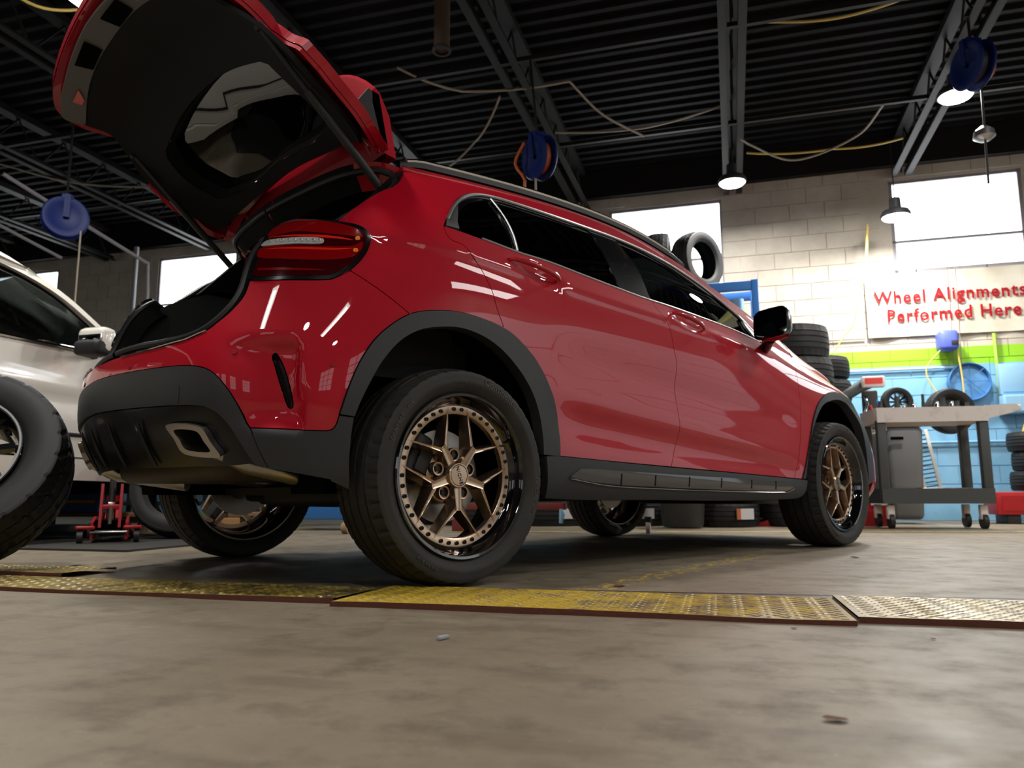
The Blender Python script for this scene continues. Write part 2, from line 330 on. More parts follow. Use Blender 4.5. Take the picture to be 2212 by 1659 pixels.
# outlines of the car body in surface coordinates (u along the side, v upwards)
OUT = {
 'trim_top': [(-0.066,0.984),(-0.031,1.045),(0.043,1.15),(0.126,1.241),(0.193,1.289),(0.277,1.314),(0.411,1.314),(0.553,1.31),(0.798,1.308),(1.005,1.311),(1.276,1.31),(1.459,1.308),(1.661,1.29),(1.77,1.258),(1.897,1.191),(2.015,1.086)],
 'belt': [(-0.066,0.984),(0.007,0.982),(0.116,0.981),(0.263,0.983),(0.429,0.996),(0.615,0.997),(0.818,0.997),(0.982,0.997),(1.167,1.004),(1.435,1.011),(1.741,1.022),(1.981,1.03),(2.141,1.028),(2.39,1.02)],
 'quarter_glass': [(0.024,1.068),(0.124,1.197),(0.205,1.259),(0.266,1.279),(0.262,1.185),(0.256,1.088),(0.248,0.984),(0.118,0.986),(0.016,0.988),(0.004,1.011)],
 'rear_glass': [(0.279,1.279),(0.429,1.288),(0.673,1.283),(0.824,1.285),(0.828,1.204),(0.83,1.104),(0.83,0.999),(0.617,1.003),(0.431,1.001),(0.272,0.988),(0.276,1.069),(0.273,1.161)],
 'front_glass': [(1.004,1.297),(1.254,1.288),(1.428,1.277),(1.623,1.25),(1.892,1.216),(1.898,1.111),(1.94,1.05),(1.749,1.036),(1.44,1.019),(1.17,1.011),(1.061,1.006),(1.05,1.148),(1.02,1.261)],
 'door_rear': [(-0.067,0.981),(-0.066,0.959),(-0.048,0.934),(-0.001,0.927),(0.029,0.898),(0.073,0.858),(0.111,0.793),(0.13,0.737),(0.161,0.675)],
 'door_split': [(1.056,0.979),(1.096,0.926),(1.136,0.88),(1.149,0.775),(1.166,0.721),(1.165,0.6),(1.171,0.562),(1.194,0.428),(1.188,0.332),(1.133,0.222)],
 'door_front': [(2.39,1.005),(2.308,0.914),(2.29,0.829),(2.289,0.735),(2.276,0.567),(2.26,0.429),(2.233,0.305),(2.201,0.203)],
 'arch_out': [(-0.452,0.317),(-0.435,0.39),(-0.402,0.48),(-0.353,0.558),(-0.283,0.618),(-0.213,0.654),(-0.125,0.674),(-0.028,0.685),(0.072,0.681),(0.169,0.666),(0.236,0.636),(0.315,0.577),(0.38,0.492),(0.421,0.401),(0.438,0.299),(0.441,0.231)],
 'arch_in': [(-0.41,0.312),(-0.397,0.355),(-0.371,0.416),(-0.333,0.486),(-0.276,0.551),(-0.206,0.594),(-0.132,0.616),(-0.026,0.63),(0.066,0.619),(0.146,0.589),(0.23,0.528),(0.29,0.459),(0.327,0.383),(0.347,0.298),(0.354,0.233)],
 'farch_out': [(2.274,0.203),(2.308,0.297),(2.348,0.425),(2.401,0.588),(2.473,0.71),(2.57,0.8),(2.66,0.852),(2.75,0.885),(2.85,0.9),(2.95,0.885),(3.03,0.84),(3.09,0.76),(3.135,0.66),(3.16,0.56),(3.165,0.4),(3.155,0.25)],
 'farch_in': [(2.302,0.205),(2.336,0.368),(2.39,0.528),(2.467,0.649),(2.549,0.733),(2.658,0.79),(2.76,0.825),(2.86,0.83),(2.94,0.79),(3.0,0.72),(3.03,0.62),(3.05,0.48),(3.055,0.33),(3.055,0.2)],
 'sill_top': [(0.362,0.231),(0.439,0.234),(1.133,0.219),(2.254,0.199),(2.308,0.197)],
 'sill_bot': [(2.304,0.137),(2.279,0.1),(2.205,0.083),(1.597,0.071),(0.971,0.075),(0.566,0.075),(0.388,0.081)],
 'sill_insert': [(0.487,0.158),(0.521,0.182),(0.547,0.194),(0.817,0.192),(1.277,0.186),(1.687,0.184),(2.067,0.181),(2.134,0.165),(2.161,0.147),(2.089,0.126),(1.549,0.124),(1.043,0.129),(0.7,0.137)],
 'bump_split': [(-0.442,0.765),(-0.342,0.713),(-0.265,0.668),(-0.228,0.645)],
 'bump_bot': [(-0.697,0.272),(-0.637,0.27),(-0.497,0.268),(-0.471,0.271),(-0.459,0.283),(-0.451,0.315)],
 'band_top': [(-1.208,0.474),(-1.015,0.469),(-0.895,0.462),(-0.828,0.45),(-0.787,0.428),(-0.754,0.388),(-0.731,0.344),(-0.708,0.286),(-0.691,0.264),(-0.666,0.16)],
 'gloss_top': [(-1.146,0.355),(-0.94,0.347),(-0.834,0.337),(-0.791,0.318),(-0.762,0.284),(-0.738,0.242),(-0.716,0.191),(-0.708,0.172)],
 'gloss_bot': [(-0.708,0.172),(-0.844,0.169),(-1.177,0.178),(-1.383,0.175)],
 'clad_bot': [(-0.666,0.16),(-0.567,0.143),(-0.493,0.129)],
 'exh_out': [(-0.988,0.293),(-0.954,0.299),(-0.872,0.291),(-0.838,0.278),(-0.822,0.24),(-0.806,0.202),(-0.839,0.198),(-0.932,0.208),(-0.961,0.221),(-0.968,0.255)],
 'vent': [(-0.638,0.494),(-0.627,0.501),(-0.6,0.448),(-0.578,0.368),(-0.574,0.331),(-0.586,0.33),(-0.607,0.388),(-0.629,0.463)],
 'sensors': [(-0.738,0.496),(-0.477,0.462)],
 'tow': [(-0.982,0.41),(-0.92,0.406),(-0.928,0.35),(-0.994,0.353)],
 'light': [(-0.748,0.725),(-0.751,0.793),(-0.752,0.863),(-0.756,0.927),(-0.714,0.953),(-0.621,0.946),(-0.509,0.936),(-0.419,0.923),(-0.378,0.901),(-0.371,0.88),(-0.389,0.831),(-0.431,0.778),(-0.474,0.746),(-0.51,0.729),(-0.635,0.721)],
 'light_bar': [(-0.745,0.839),(-0.736,0.858),(-0.669,0.868),(-0.582,0.873),(-0.54,0.869),(-0.535,0.856),(-0.549,0.848),(-0.633,0.844),(-0.715,0.837)],
 'open_low': [(-0.747,0.722),(-0.751,0.666),(-0.777,0.619),(-0.802,0.594),(-0.841,0.565),(-0.917,0.544),(-1.082,0.535),(-1.183,0.537)],
 'open_up': [(-0.508,0.944),(-0.488,0.983),(-0.449,1.043),(-0.371,1.104),(-0.3,1.147),(-0.236,1.18),(-0.167,1.239),(-0.099,1.315),(-0.076,1.365)],
 'handles': [(0.202,0.932),(0.473,0.923),(1.177,0.965),(1.428,0.934)],
}
# ------------------------------------------------------------ sheet-metal patches
def S(u, v, off=0.0, sculpt=True):
    """body surface; u < -1.45 runs on to the left side behind, mirrored"""
    u = np.asarray(u, float); m = u < -1.45; P = body(np.where(m, -2.9-u, u), v, off, sculpt).copy()
    P[..., 1] = np.where(m, -P[..., 1], P[..., 1]); return P
def SN(fn, u, v):
    e = 2e-3; a = fn(u+e, v)-fn(u-e, v); b = fn(u, v+e)-fn(u, v-e); N = np.cross(a, b)
    return N/(np.linalg.norm(N, axis=-1)[..., None]+1e-12)
def inside(poly, pts):
    x, y = pts[:, 0], pts[:, 1]; c = np.zeros(len(pts), bool); n = len(poly); j = n-1
    for i in range(n):
        xi, yi = poly[i]; xj, yj = poly[j]
        t = ((yi > y) != (yj > y)) & (x < (xj-xi)*(y-yi)/(yj-yi+1e-15)+xi); c ^= t; j = i
    return c
def inset(poly, g):
    P = np.asarray(poly, float); A_ = .5*np.sum(P[:, 0]*np.roll(P[:, 1], -1)-np.roll(P[:, 0], -1)*P[:, 1]); sg = 1 if A_ > 0 else -1
    d = np.roll(P, -1, 0)-P; d /= np.linalg.norm(d, axis=1)[:, None]+1e-12; n = np.stack([-d[:, 1], d[:, 0]], 1)*sg
    b = n+np.roll(n, 1, 0); b /= np.maximum(np.linalg.norm(b, axis=1)[:, None], .5); c = np.maximum((b*n).sum(1), .4)
    return P+b*(g/c)[:, None]
def clean(poly, tol=.0015):
    out = [poly[0]]
    for q in poly[1:]:
        if np.hypot(q[0]-out[-1][0], q[1]-out[-1][1]) > tol: out.append(q)
    if np.hypot(out[0][0]-out[-1][0], out[0][1]-out[-1][1]) < tol: out.pop()
    return np.array(out)
def cat(*segs, step=.012):
    """closed outline out of open pieces, each smoothed on its own so that the corners stay"""
    return clean(np.vstack([spl(s, step) if len(s) > 1 else np.array(s, float) for s in segs]))
def flipu(poly): P = np.array(poly, float); P[:, 0] = -2.9-P[:, 0]; return P
def sub(curve, a, b):
    """part of a polyline between u-parameters (by u value)"""
    c = spl(curve, .006); i = int(np.argmin(np.hypot(c[:, 0]-a[0], c[:, 1]-a[1]))); j = int(np.argmin(np.hypot(c[:, 0]-b[0], c[:, 1]-b[1])))
    return c[i:j+1] if i <= j else c[j:i+1][::-1]
def patch(name, outline, material, parent=None, holes=(), off=0.0, thick=.012, gap=.0016, grid=.024, mirror=False, fn=S, xf=None, back=False, asp=.92, hgap=None, **props):
    o2 = inset(clean(np.asarray(outline, float)), gap); hs = [inset(clean(np.asarray(h, float)), -(gap if hgap is None else hgap)) for h in holes]
    lo, hi = o2.min(0), o2.max(0)
    gx, gy = np.meshgrid(np.arange(lo[0]+grid*.5, hi[0], grid), np.arange(lo[1]+grid*.5, hi[1], grid/asp), indexing='ij')
    gp = np.stack([gx.ravel(), gy.ravel()], 1); gp = gp[inside(o2, gp)]
    for h in hs: gp = gp[~inside(h, gp)]
    bd = np.vstack([o2]+hs)
    if len(gp):
        keep = np.ones(len(gp), bool)
        for k in range(0, len(gp), 512):
            dd = np.min(((gp[k:k+512, None, :]-bd[None])**2).sum(-1), 1); keep[k:k+512] = dd > (grid*.45)**2
        gp = gp[keep]
    pts = np.vstack([bd, gp]) if len(gp) else bd
    edges = []; s0 = 0
    for L_ in [o2]+hs:
        n = len(L_); edges += [(s0+i, s0+(i+1) % n) for i in range(n)]; s0 += n
    r = geometry.delaunay_2d_cdt([Vector(q) for q in pts], edges, [], 1, 1e-6)
    V2 = np.array([tuple(q) for q in r[0]]); F = [tuple(f) for f in r[2]]
    if hs:
        cen = np.array([V2[list(f)].mean(0) for f in F]); ok = np.ones(len(F), bool)
        for h in hs: ok &= ~inside(h, cen)
        F = [f for f, k in zip(F, ok) if k]
    f0 = lambda u, v: fn(u, v, off)
    P = f0(V2[:, 0], V2[:, 1]); N = SN(f0, V2[:, 0], V2[:, 1])
    # orient outwards: face winding counter-clockwise in (u,v) gives du x dv
    FF = []
    for f in F:
        a, b, c = V2[f[0]], V2[f[1]], V2[f[2]]
        FF.append(f if (b[0]-a[0])*(c[1]-a[1])-(b[1]-a[1])*(c[0]-a[0]) > 0 else f[::-1])
    verts = list(map(tuple, P)); ln = []
    if xf is not None:
        P = np.array([tuple(xf @ Vector(q)) for q in P]); R3 = np.array(xf.to_3x3()); N = N @ R3.T; verts = list(map(tuple, P))
    faces = list(FF); nrm = [tuple(N[i]) for f in FF for i in f]
    if thick:
        from collections import Counter
        ec = Counter(tuple(sorted((f[i], f[(i+1) % len(f)]))) for f in FF for i in range(len(f)))
        vm = {}; 
        def inner(i, top):
            k = (i, top)
            if k not in vm:
                vm[k] = len(verts); verts.append(tuple(P[i]) if top else tuple(P[i]-N[i]*thick))
            return vm[k]
        for f in FF:
            for i in range(len(f)):
                a, b = f[i], f[(i+1) % len(f)]
                if ec[tuple(sorted((a, b)))] == 1:
                    q = (inner(b, True), inner(a, True), inner(a, False), inner(b, False)); faces.append(q)
                    e = P[b]-P[a]; nn = np.cross(e, N[a]); nn /= np.linalg.norm(nn)+1e-12; nrm += [tuple(nn)]*4
        if back:
            bi = [None]*len(P); base = len(verts)
            for i in range(len(P)): verts.append(tuple(P[i]-N[i]*thick))
            for f in FF:
                g = tuple(base+i for i in f[::-1]); faces.append(g); nrm += [tuple(-N[i]) for i in f[::-1]]
    if mirror:
        verts = [(x, -y, z) for x, y, z in verts]; nf = []; k = 0; n2 = []
        for f in faces:
            nf.append(f[::-1]); n2 += [(a, -b, c) for a, b, c in nrm[k:k+len(f)]][::-1]; k += len(f)
        faces, nrm = nf, n2
    me = bpy.data.meshes.new(name); me.from_pydata(verts, [], faces)
    me.polygons.foreach_set('use_smooth', [True]*len(faces)); me.normals_split_custom_set(nrm)
    me.materials.append(material); return link(name, me, parent, **props)
def both(name, outline, material, parent, **k):
    a = patch(name, outline, material, parent, **k); b = patch(name, outline, material, parent, mirror=True, **k); return a, b
# ------------------------------------------------------------ the red car
CAR = thing('compact_suv', 'red compact SUV with raised tailgate and bronze spoked wheels in the middle of the bay', 'car', (1.35, 0, 0))
CAR_INV = Matrix.Translation((-1.35, 0, 0))
class _Holder:  # children are built in world coordinates, then parented
    pass
def adopt():
    for o in list(COL.objects):
        if o.parent is CAR and o.get('_world') is None:
            o.matrix_parent_inverse = CAR_INV; o['_world'] = 1
O = OUT
roof_edge = [(-.085, 1.372), (-.03, 1.386), (.3, 1.388), (.8, 1.388), (1.3, 1.388), (1.8, 1.386), (2.2, 1.382), (2.36, 1.37)]
trim_b = O['belt']
quarter = cat(O['open_up'], roof_edge, [(2.37, 1.36), (2.40, 1.2), (2.39, 1.04)], [(2.37, 1.022), (2.141, 1.03), (2.03, 1.035)], O['trim_top'][::-1],
              O['door_rear'], sub(O['arch_out'], (.161, .675), (-.228, .645)), O['bump_split'][::-1], O['light'][13:5:-1][1:] if False else [(-.474, .746), (-.431, .778), (-.389, .831), (-.371, .88), (-.378, .901), (-.419, .923), (-.508, .938)])
both('side_frame', quarter, M['paint'], CAR, grid=.026)
rdoor = cat(O['door_rear'], sub(O['arch_out'], (.161, .675), (.441, .231)), [(.441, .234), (1.133, .222)], O['door_split'][::-1], sub(trim_b, (1.056, .998), (-.066, .984)))
fdoor = cat(O['door_split'], [(1.133, .222), (2.202, .203)], O['door_front'][::-1], [(2.39, 1.02)], sub(trim_b, (2.39, 1.02), (1.056, .998)))
both('rear_door', rdoor, M['paint'], CAR); both('front_door', fdoor, M['paint'], CAR)
fsplit = [(3.155, .25), (3.25, .36), (3.30, .60), (3.33, .86)]
fender = cat([(2.39, 1.02)], O['door_front'], [(2.202, .203), (2.274, .203)], O['farch_out'], fsplit, [(3.33, .86), (3.25, .97), (3.15, 1.36)], [(3.15, 1.38), (2.7, 1.385), (2.42, 1.38)], [(2.42, 1.3), (2.40, 1.1), (2.39, 1.02)])
both('front_fender', fender, M['paint'], CAR)
# rear bumper, one piece round the back
lip = [(-1.45, .536)]+O['open_low'][::-1]
rb = [lip, [(-.748, .722), (-.635, .721), (-.51, .729), (-.474, .746), (-.442, .765)], O['bump_split'], sub(O['arch_out'], (-.228, .645), (-.452, .317)), O['bump_bot'][::-1], [(-.697, .272), (-.708, .286)], ([(-1.45, .478)]+O['band_top'][:8])[::-1]]
right = np.vstack([spl(s, .012) for s in rb])
def sym(right):
    """right half from the centre line at the top to the centre line at the bottom -> closed outline across the centre"""
    return clean(np.vstack([right, flipu(right)[::-1]]))
vent = spl(O['vent'], .006, closed=True)
patch('bumper_cover', sym(right), M['paint'], CAR, holes=[vent, flipu(vent)], grid=.02)
clad = cat(sub(O['bump_bot'], (-.697, .272), (-.451, .315)), [(-.451, .315), (-.41, .312)], [(-.41, .312), (-.42, .2), (-.44, .10)], [(-.44, .10), (-.493, .124)], O['clad_bot'][::-1], [(-.666, .16), (-.69, .262)])
both('corner_cladding', clad, M['cladding'], CAR, off=.001, thick=.03)
band = np.vstack([spl(s, .012) for s in ([(-1.45, .478)]+O['band_top'], [(-.666, .16), (-.708, .172)], ([(-1.45, .362)]+O['gloss_top'])[::-1])])
patch('lower_valance', sym(band), M['cladding'], CAR, off=.002, thick=.02)
gl = np.vstack([spl(s, .012) for s in ([(-1.45, .362)]+O['gloss_top'], [(-.708, .172), (-.80, .166), (-1.0, .166), (-1.45, .17)])])
exh = spl(O['exh_out'], .008, closed=True)
patch('diffuser', sym(gl), M['diffuser'], CAR, holes=[exh, flipu(exh)], off=-.006, thick=.02)
tow = [(-.925, .352), (-.915, .405), (-.93, .412), (-.978, .414), (-.99, .405), (-.993, .353)]
patch('tow_cover', clean(np.array(tow)), M['cladding'], CAR, off=.0035, thick=.002)
for s_ in (0, 1):
    cx_, cz_ = exh.mean(0); e_in = (exh-[cx_, cz_])*.64+[cx_, cz_]
    patch('exhaust_tip', exh, M['steel'], CAR, holes=[e_in], off=.014, thick=.05, mirror=bool(s_), gap=.001)
    patch('exhaust_throat', (exh-[cx_, cz_])*.8+[cx_, cz_], M['void'], CAR, off=-.035, thick=0, mirror=bool(s_))
    patch('vent_grille', vent, M['dark'], CAR, off=-.012, thick=0, mirror=bool(s_))
    mb = MB()
    for t in np.linspace(.04, .96, 26):
        vv = .333+(.498-.333)*t; ul = np.interp(vv, [.33, .388, .463, .50], [-.588, -.609, -.631, -.634])+.003; ur = np.interp(vv, [.33, .368, .448, .50], [-.574, -.578, -.600, -.622])-.003
        for dv in (-.012, .012):
            a, b = S(ul, vv, -.004), S(ur, min(max(vv+dv, .333), .497), -.004)
            mb.tube([a.ravel(), b.ravel()], .0011, 4)
    g = mb.build('vent_mesh', M['gloss_black'], CAR, kind='stuff')
    if s_: g.scale = (1, -1, 1)
for (uu, vv) in [(-.738, .496), (-.477, .462)]+[(-1.2, .49)]:
    for mir in (0, 1):
        c = S(uu, vv, 0).ravel(); n = SN(S, np.array([uu]), np.array([vv]))[0]
        if mir: c = c*[1, -1, 1]; n = n*[1, -1, 1]
        mb = MB(); mb.cyl(Vector(c)+Vector(n)*.0006, .0085, .002, axis=tuple(n), n=18); o = mb.build('sensor_ring', M['dark'], CAR)
        mb = MB(); mb.cyl(Vector(c)+Vector(n)*.0010, .0072, .0024, axis=tuple(n), n=18); mb.build('parking_sensor', M['paint'], CAR)
# diffuser fins
for yy in (-.30, -.10, .10, .30):
    mb = MB()
    pts = [S(-1.45+abs(yy)*1.02, v, .003).ravel()*[1, -np.sign(yy) if yy else 1, 1] for v in (.18, .21, .25, .29, .32)]
    mb.tube(pts, [.004, .007, .008, .006, .002], 6)
    mb.build('diffuser_fin', M['diffuser'], CAR)
# arch and sill cladding
both('wheel_arch_cladding', cat(O['arch_out'], [(.441, .231), (.354, .233)], O['arch_in'][::-1], [(-.41, .312), (-.452, .317)]), M['cladding'], CAR, off=.006, thick=.045, grid=.02)
both('wheel_arch_cladding', cat(O['farch_out'], [(3.155, .25), (3.055, .2)], O['farch_in'][::-1], [(2.302, .205), (2.274, .203)]), M['cladding'], CAR, off=.006, thick=.045, grid=.02)
sillo = cat(O['sill_top'], [(2.308, .197), (2.304, .137)], O['sill_bot'], [(.388, .081), (.362, .231)])
both('sill_cladding', sillo, M['cladding'], CAR, off=.012, thick=.05)
ins = spl(O['sill_insert'], .02, closed=True)
for k, s_ in enumerate(both('sill_insert', ins, M['sill_gloss'], CAR, off=.017, thick=.006)):
    for u0 in (.78, 1.00, 1.24, 1.49, 1.75, 1.98):
        patch('step_pad', clean(np.array([(u0, .133), (u0+.05, .133), (u0+.10, .179), (u0-.0, .181)])), M['sill_gloss'], s_, off=.021, thick=.004, mirror=bool(k))
edge = spl(O['sill_insert'][8:]+O['sill_insert'][:1], .02)
for k in (0, 1):
    mb = MB(); P = S(edge[:, 0], edge[:, 1]-.004, .019); P = P*[1, -1, 1] if k else P; mb.tube(P, .0028, 6); mb.build('sill_chrome_strip', M['chrome'], CAR)
# windows
wopen = cat(O['trim_top'], [(2.03, 1.035)], sub(O['belt'], (2.03, 1.032), (-.066, .984)))
qg, rg, fg = [spl(O[k], .012, closed=True) for k in ('quarter_glass', 'rear_glass', 'front_glass')]
both('window_frame', wopen, M['gloss_black'], CAR, holes=[qg, rg, fg], off=-.004, thick=.02, gap=.001)
for nm, g, mt in (('quarter_window', qg, 'glass_dark'), ('rear_door_window', rg, 'glass_dark'), ('front_door_window', fg, 'glass_mid')):
    both(nm, g, M[mt], CAR, off=-.008, thick=0, gap=-.003, grid=.05)
tt = spl(O['trim_top'], .015)
strip = np.vstack([tt, inset(cat(O['trim_top'], sub(O['belt'], (2.03, 1.032), (-.066, .984))), .010)[:len(tt)][::-1]])
for k in (0, 1):
    for nm, cv, o_, r_, mt in (('window_chrome', tt[4:], .004, .0058, 'satin'), ('belt_chrome', sub(trim_b, (.1, .98), (2.0, 1.03)), .003, .0040, 'satin')):
        d = inset(wopen, .006); P = S(cv[:, 0], cv[:, 1]+(-.008 if nm[0] == 'w' else .004), o_-.004); P = P*[1, -1, 1] if k else P
        mb = MB(); mb.tube(P[::2], r_, 7); mb.build(nm, M[mt], CAR)
    corner = clean(np.array([(-.058, .986), (-.03, 1.05), (.03, 1.13), (.085, 1.19), (.05, 1.12), (.008, 1.03), (.002, .99)]))
    patch('corner_trim', corner, M['satin'], CAR, off=.001, thick=.004, mirror=bool(k))
    for c0, c1 in (([(.272, 1.285), (.278, 1.18), (.275, 1.08), (.262, .99)], .0042),):
        c = spl(c0, .02); P = S(c[:, 0], c[:, 1], .0); P = P*[1, -1, 1] if k else P; mb = MB(); mb.tube(P, c1, 6); mb.build('window_divider', M['satin'], CAR)
    sail = clean(np.array([(1.905, 1.215), (2.02, 1.10), (2.03, 1.04), (1.95, 1.045), (1.915, 1.11)]))
    patch('mirror_sail', sail, M['satin'], CAR, off=.004, thick=.01, mirror=bool(k))
# door handles
for k in (0, 1):
    for (u0, u1, v0, v1) in ((.205, .455, .936, .926), (1.175, 1.415, .966, .938)):
        us = np.linspace(u0, u1, 22); vs = np.linspace(v0, v1, 22); t = np.linspace(0, 1, 22)
        offs = .002+.026*np.sin(PI*np.clip(t*1.02, 0, 1))**.5; P = S(us, vs, 0, False)+SN(lambda a, b: S(a, b, 0, False), us, vs)*offs[:, None]
        if k: P = P*[1, -1, 1]
        mb = MB(); mb.tube(P, [.004+.0075*math.sin(PI*min(max(x*.9+.07, 0), 1))**.6 for x in t], 10); mb.build('door_handle', M['paint'], CAR)
# roof, rails
def roof_pts(u, n=25, crown=.045, vv=1.386):
    E = S(u, vv, 0, False); s = np.linspace(-1, 1, n); out = []
    for e in E: out.append([(e[0], -s_*e[1] if False else e[1]*s_, e[2]+crown*(1-s_*s_)**.8*min(1, abs(e[1])/.6)) for s_ in s])
    return np.array(out)
mb = MB(); us = np.linspace(-.06, 1.42, 40); mb.grid(roof_pts(us), flip=False); mb.build('roof_panel', M['paint'], CAR)
for k in (0, 1):
    sg = 1 if not k else -1
    us = np.linspace(-.07, 1.62, 44); P = S(us, 1.396, 0, False)*[1, sg, 1]; P[:, 1] += sg*.012
    lift = .020*np.minimum(1, np.minimum((us+.09)/.12, (1.66-us)/.12)); P[:, 2] += lift
    Q = []
    for p_ in P: Q.append([(p_[0], p_[1]-sg*.016, p_[2]-.018), (p_[0], p_[1]-sg*.018, p_[2]+.0), (p_[0], p_[1]-sg*.010, p_[2]+.010), (p_[0], p_[1]+sg*.012, p_[2]+.010), (p_[0], p_[1]+sg*.016, p_[2]-.018)])
    mb = MB(); mb.grid(np.array(Q), flip=bool(k)); r_ = mb.build('roof_rail', M['rubber'], CAR)
    mb = MB(); P2 = P[1:-3].copy(); P2[:, 1] -= sg*.012; P2[:, 2] += .008; mb.tube(P2, .0075, 6); mb.build('rail_chrome', M['chrome'], r_)
# windscreen, bonnet, nose
def cross(u0, u1, n, bulge, crown, vv=1.39, m=21):
    us = np.linspace(u0, u1, n); E = S(us, vv, 0, False); s = np.linspace(-1, 1, m)
    return np.array([[(e[0]+bulge*(1-s_*s_)*t_, e[1]*s_, e[2]+crown*(1-s_*s_)) for s_ in s] for e, t_ in zip(E, np.linspace(.3, 1, n))])
mb = MB(); mb.grid(cross(1.42, 2.34, 16, .16, .035)); mb.build('windscreen', M['glass_mid'], CAR)
mb = MB(); mb.grid(cross(2.40, 3.22, 20, .06, .022, 1.385)); mb.build('bonnet', M['paint'], CAR)
nose = cat([(4.22, 1.38), (3.17, 1.38)], [(3.25, .97), (3.33, .86)], fsplit[::-1], [(3.155, .25), (3.155, .08)], [(3.2, .06), (4.22, .06)])
nose[:, 0] = np.minimum(nose[:, 0], 4.22)
hl = cat([(3.36, .80), (3.40, .96), (3.60, .98), (3.82, .93)], [(3.82, .93), (3.74, .74), (3.55, .70), (3.36, .80)])
gr = cat([(4.22, .90), (3.92, .90), (3.86, .66)], [(3.86, .66), (4.22, .60)])
both('front_bumper', nose, M['paint'], CAR, holes=[hl], grid=.04)
both('headlight', hl, M['lens_clear'], CAR, off=-.002)
both('radiator_grille', gr, M['gloss_black'], CAR, off=.006)
# taillights
li = spl(O['light'], .01, closed=True); lc = np.array([-.58, .83])
def sc_(P, a, b=None, c=lc): return (np.asarray(P)-c)*[a, b or a]+c
for k in (0, 1):
    mir = bool(k)
    L0 = patch('taillight', li, M['gloss_black'], CAR, off=.004, thick=.03, gap=.0005, mirror=mir)
    inner = inset(li, .012)
    patch('light_lens', inner, M['lens_dark'], L0, off=.0055, thick=.002, mirror=mir)
    def reg(pts, mt, o_, nm, st=.01): patch(nm, clean(spl(pts, st, closed=True)), M[mt], L0, off=o_, thick=.0015, gap=.0004, mirror=mir)
    reg([(-.742, .88), (-.738, .925), (-.705, .940), (-.60, .935), (-.50, .923), (-.425, .908), (-.40, .885), (-.44, .885), (-.53, .888), (-.65, .893)], 'lens_red', .0065, 'upper_lens')
    reg([(-.742, .800), (-.742, .832), (-.63, .838), (-.52, .842), (-.44, .850), (-.40, .868), (-.405, .84), (-.45, .806), (-.55, .79), (-.66, .79)], 'lens_red', .0065, 'lower_lens')
    reg([(-.735, .872), (-.60, .882), (-.49, .879), (-.43, .870), (-.49, .871), (-.60, .873)], 'lens_hot', .0075, 'light_strip', .006)
    reg([(-.725, .826), (-.60, .834), (-.50, .836), (-.43, .842), (-.50, .829), (-.60, .826)], 'lens_hot', .0075, 'light_strip', .006)
    reg([(-.728, .752), (-.60, .752), (-.52, .757), (-.60, .759), (-.728, .758)], 'lens_red', .0065, 'light_strip', .006)
    bar = patch('indicator_bar', clean(spl(O['light_bar'], .008, closed=True)), M['lens_clear'], L0, off=.008, thick=.003, mirror=mir)
    for q in [(-.418, .878), (-.425, .835)]:
        reg([(q[0]-.008, q[1]-.006), (q[0]+.008, q[1]-.004), (q[0]+.006, q[1]+.007), (q[0]-.008, q[1]+.005)], 'amber', .008, 'reflector_spot', .005)
    for j in range(9):
        c = S(-.715+j*.0205, .853+.0008*j, .010).ravel(); c = c*[1, -1, 1] if mir else c
        mb = MB(); mb.lathe([(.0001, .004), (.004, .003), (.0055, 0), (.0058, -.003)], c=tuple(c), axis='X', n=10); mb.build('led_lens', M['lens_clear'], L0)
# opening: flange, seal
def opening_curve():
    r = np.vstack([spl([(-1.45, .536)]+O['open_low'][::-1], .02), spl([(-.748, .722), (-.752, .80), (-.755, .90), (-.735, .945)], .02), spl([(-.70, .952), (-.6, .95), (-.508, .944)], .02), spl(O['open_up'], .02), spl([(-.085, 1.372), (-.2, 1.39), (-.5, 1.395), (-1.0, 1.395), (-1.45, 1.395)], .03)])
    return r
oc = opening_curve(); ocs = spl(oc, .02)
k_ = np.ones(5)/5; sm = np.stack([np.convolve(np.pad(ocs[:, i], 2, 'edge'), k_, 'valid') for i in (0, 1)], 1)
cen = np.array([-1.45, .95])
def inw(c, f): d = cen-c; d /= np.linalg.norm(d, axis=1)[:, None]; d[:, 0] = np.where(c[:, 0] < -1.40, 0, d[:, 0]); return c+d*f
for k in (0, 1):
    sg = -1 if k else 1
    A0 = S(sm[:, 0], sm[:, 1], -.002); A1 = S(*inw(sm, .018).T, -.032, False); A2 = S(*inw(sm, .05).T, -.040, False); A3 = S(*inw(sm, .055).T, -.10, False)
    pa = sm[:, 1] > 1.0
    mb = MB(); mb.grid(np.stack([A0, A1, A2, A3], 1)*[1, sg, 1], flip=bool(k)); o = mb.build('opening_flange', M['black_trim'], CAR)
    o.data.materials.append(M['paint'])
    for p_ in o.data.polygons:
        if p_.center.z > 1.34 and abs(p_.center.y) > .5: p_.material_index = 1
    mb = MB(); C_ = S(*inw(sm, .045).T, -.028, False)*[1, sg, 1]; mb.tube(C_, .012, 8, caps=False); mb.build('opening_seal', M['rubber'], CAR)
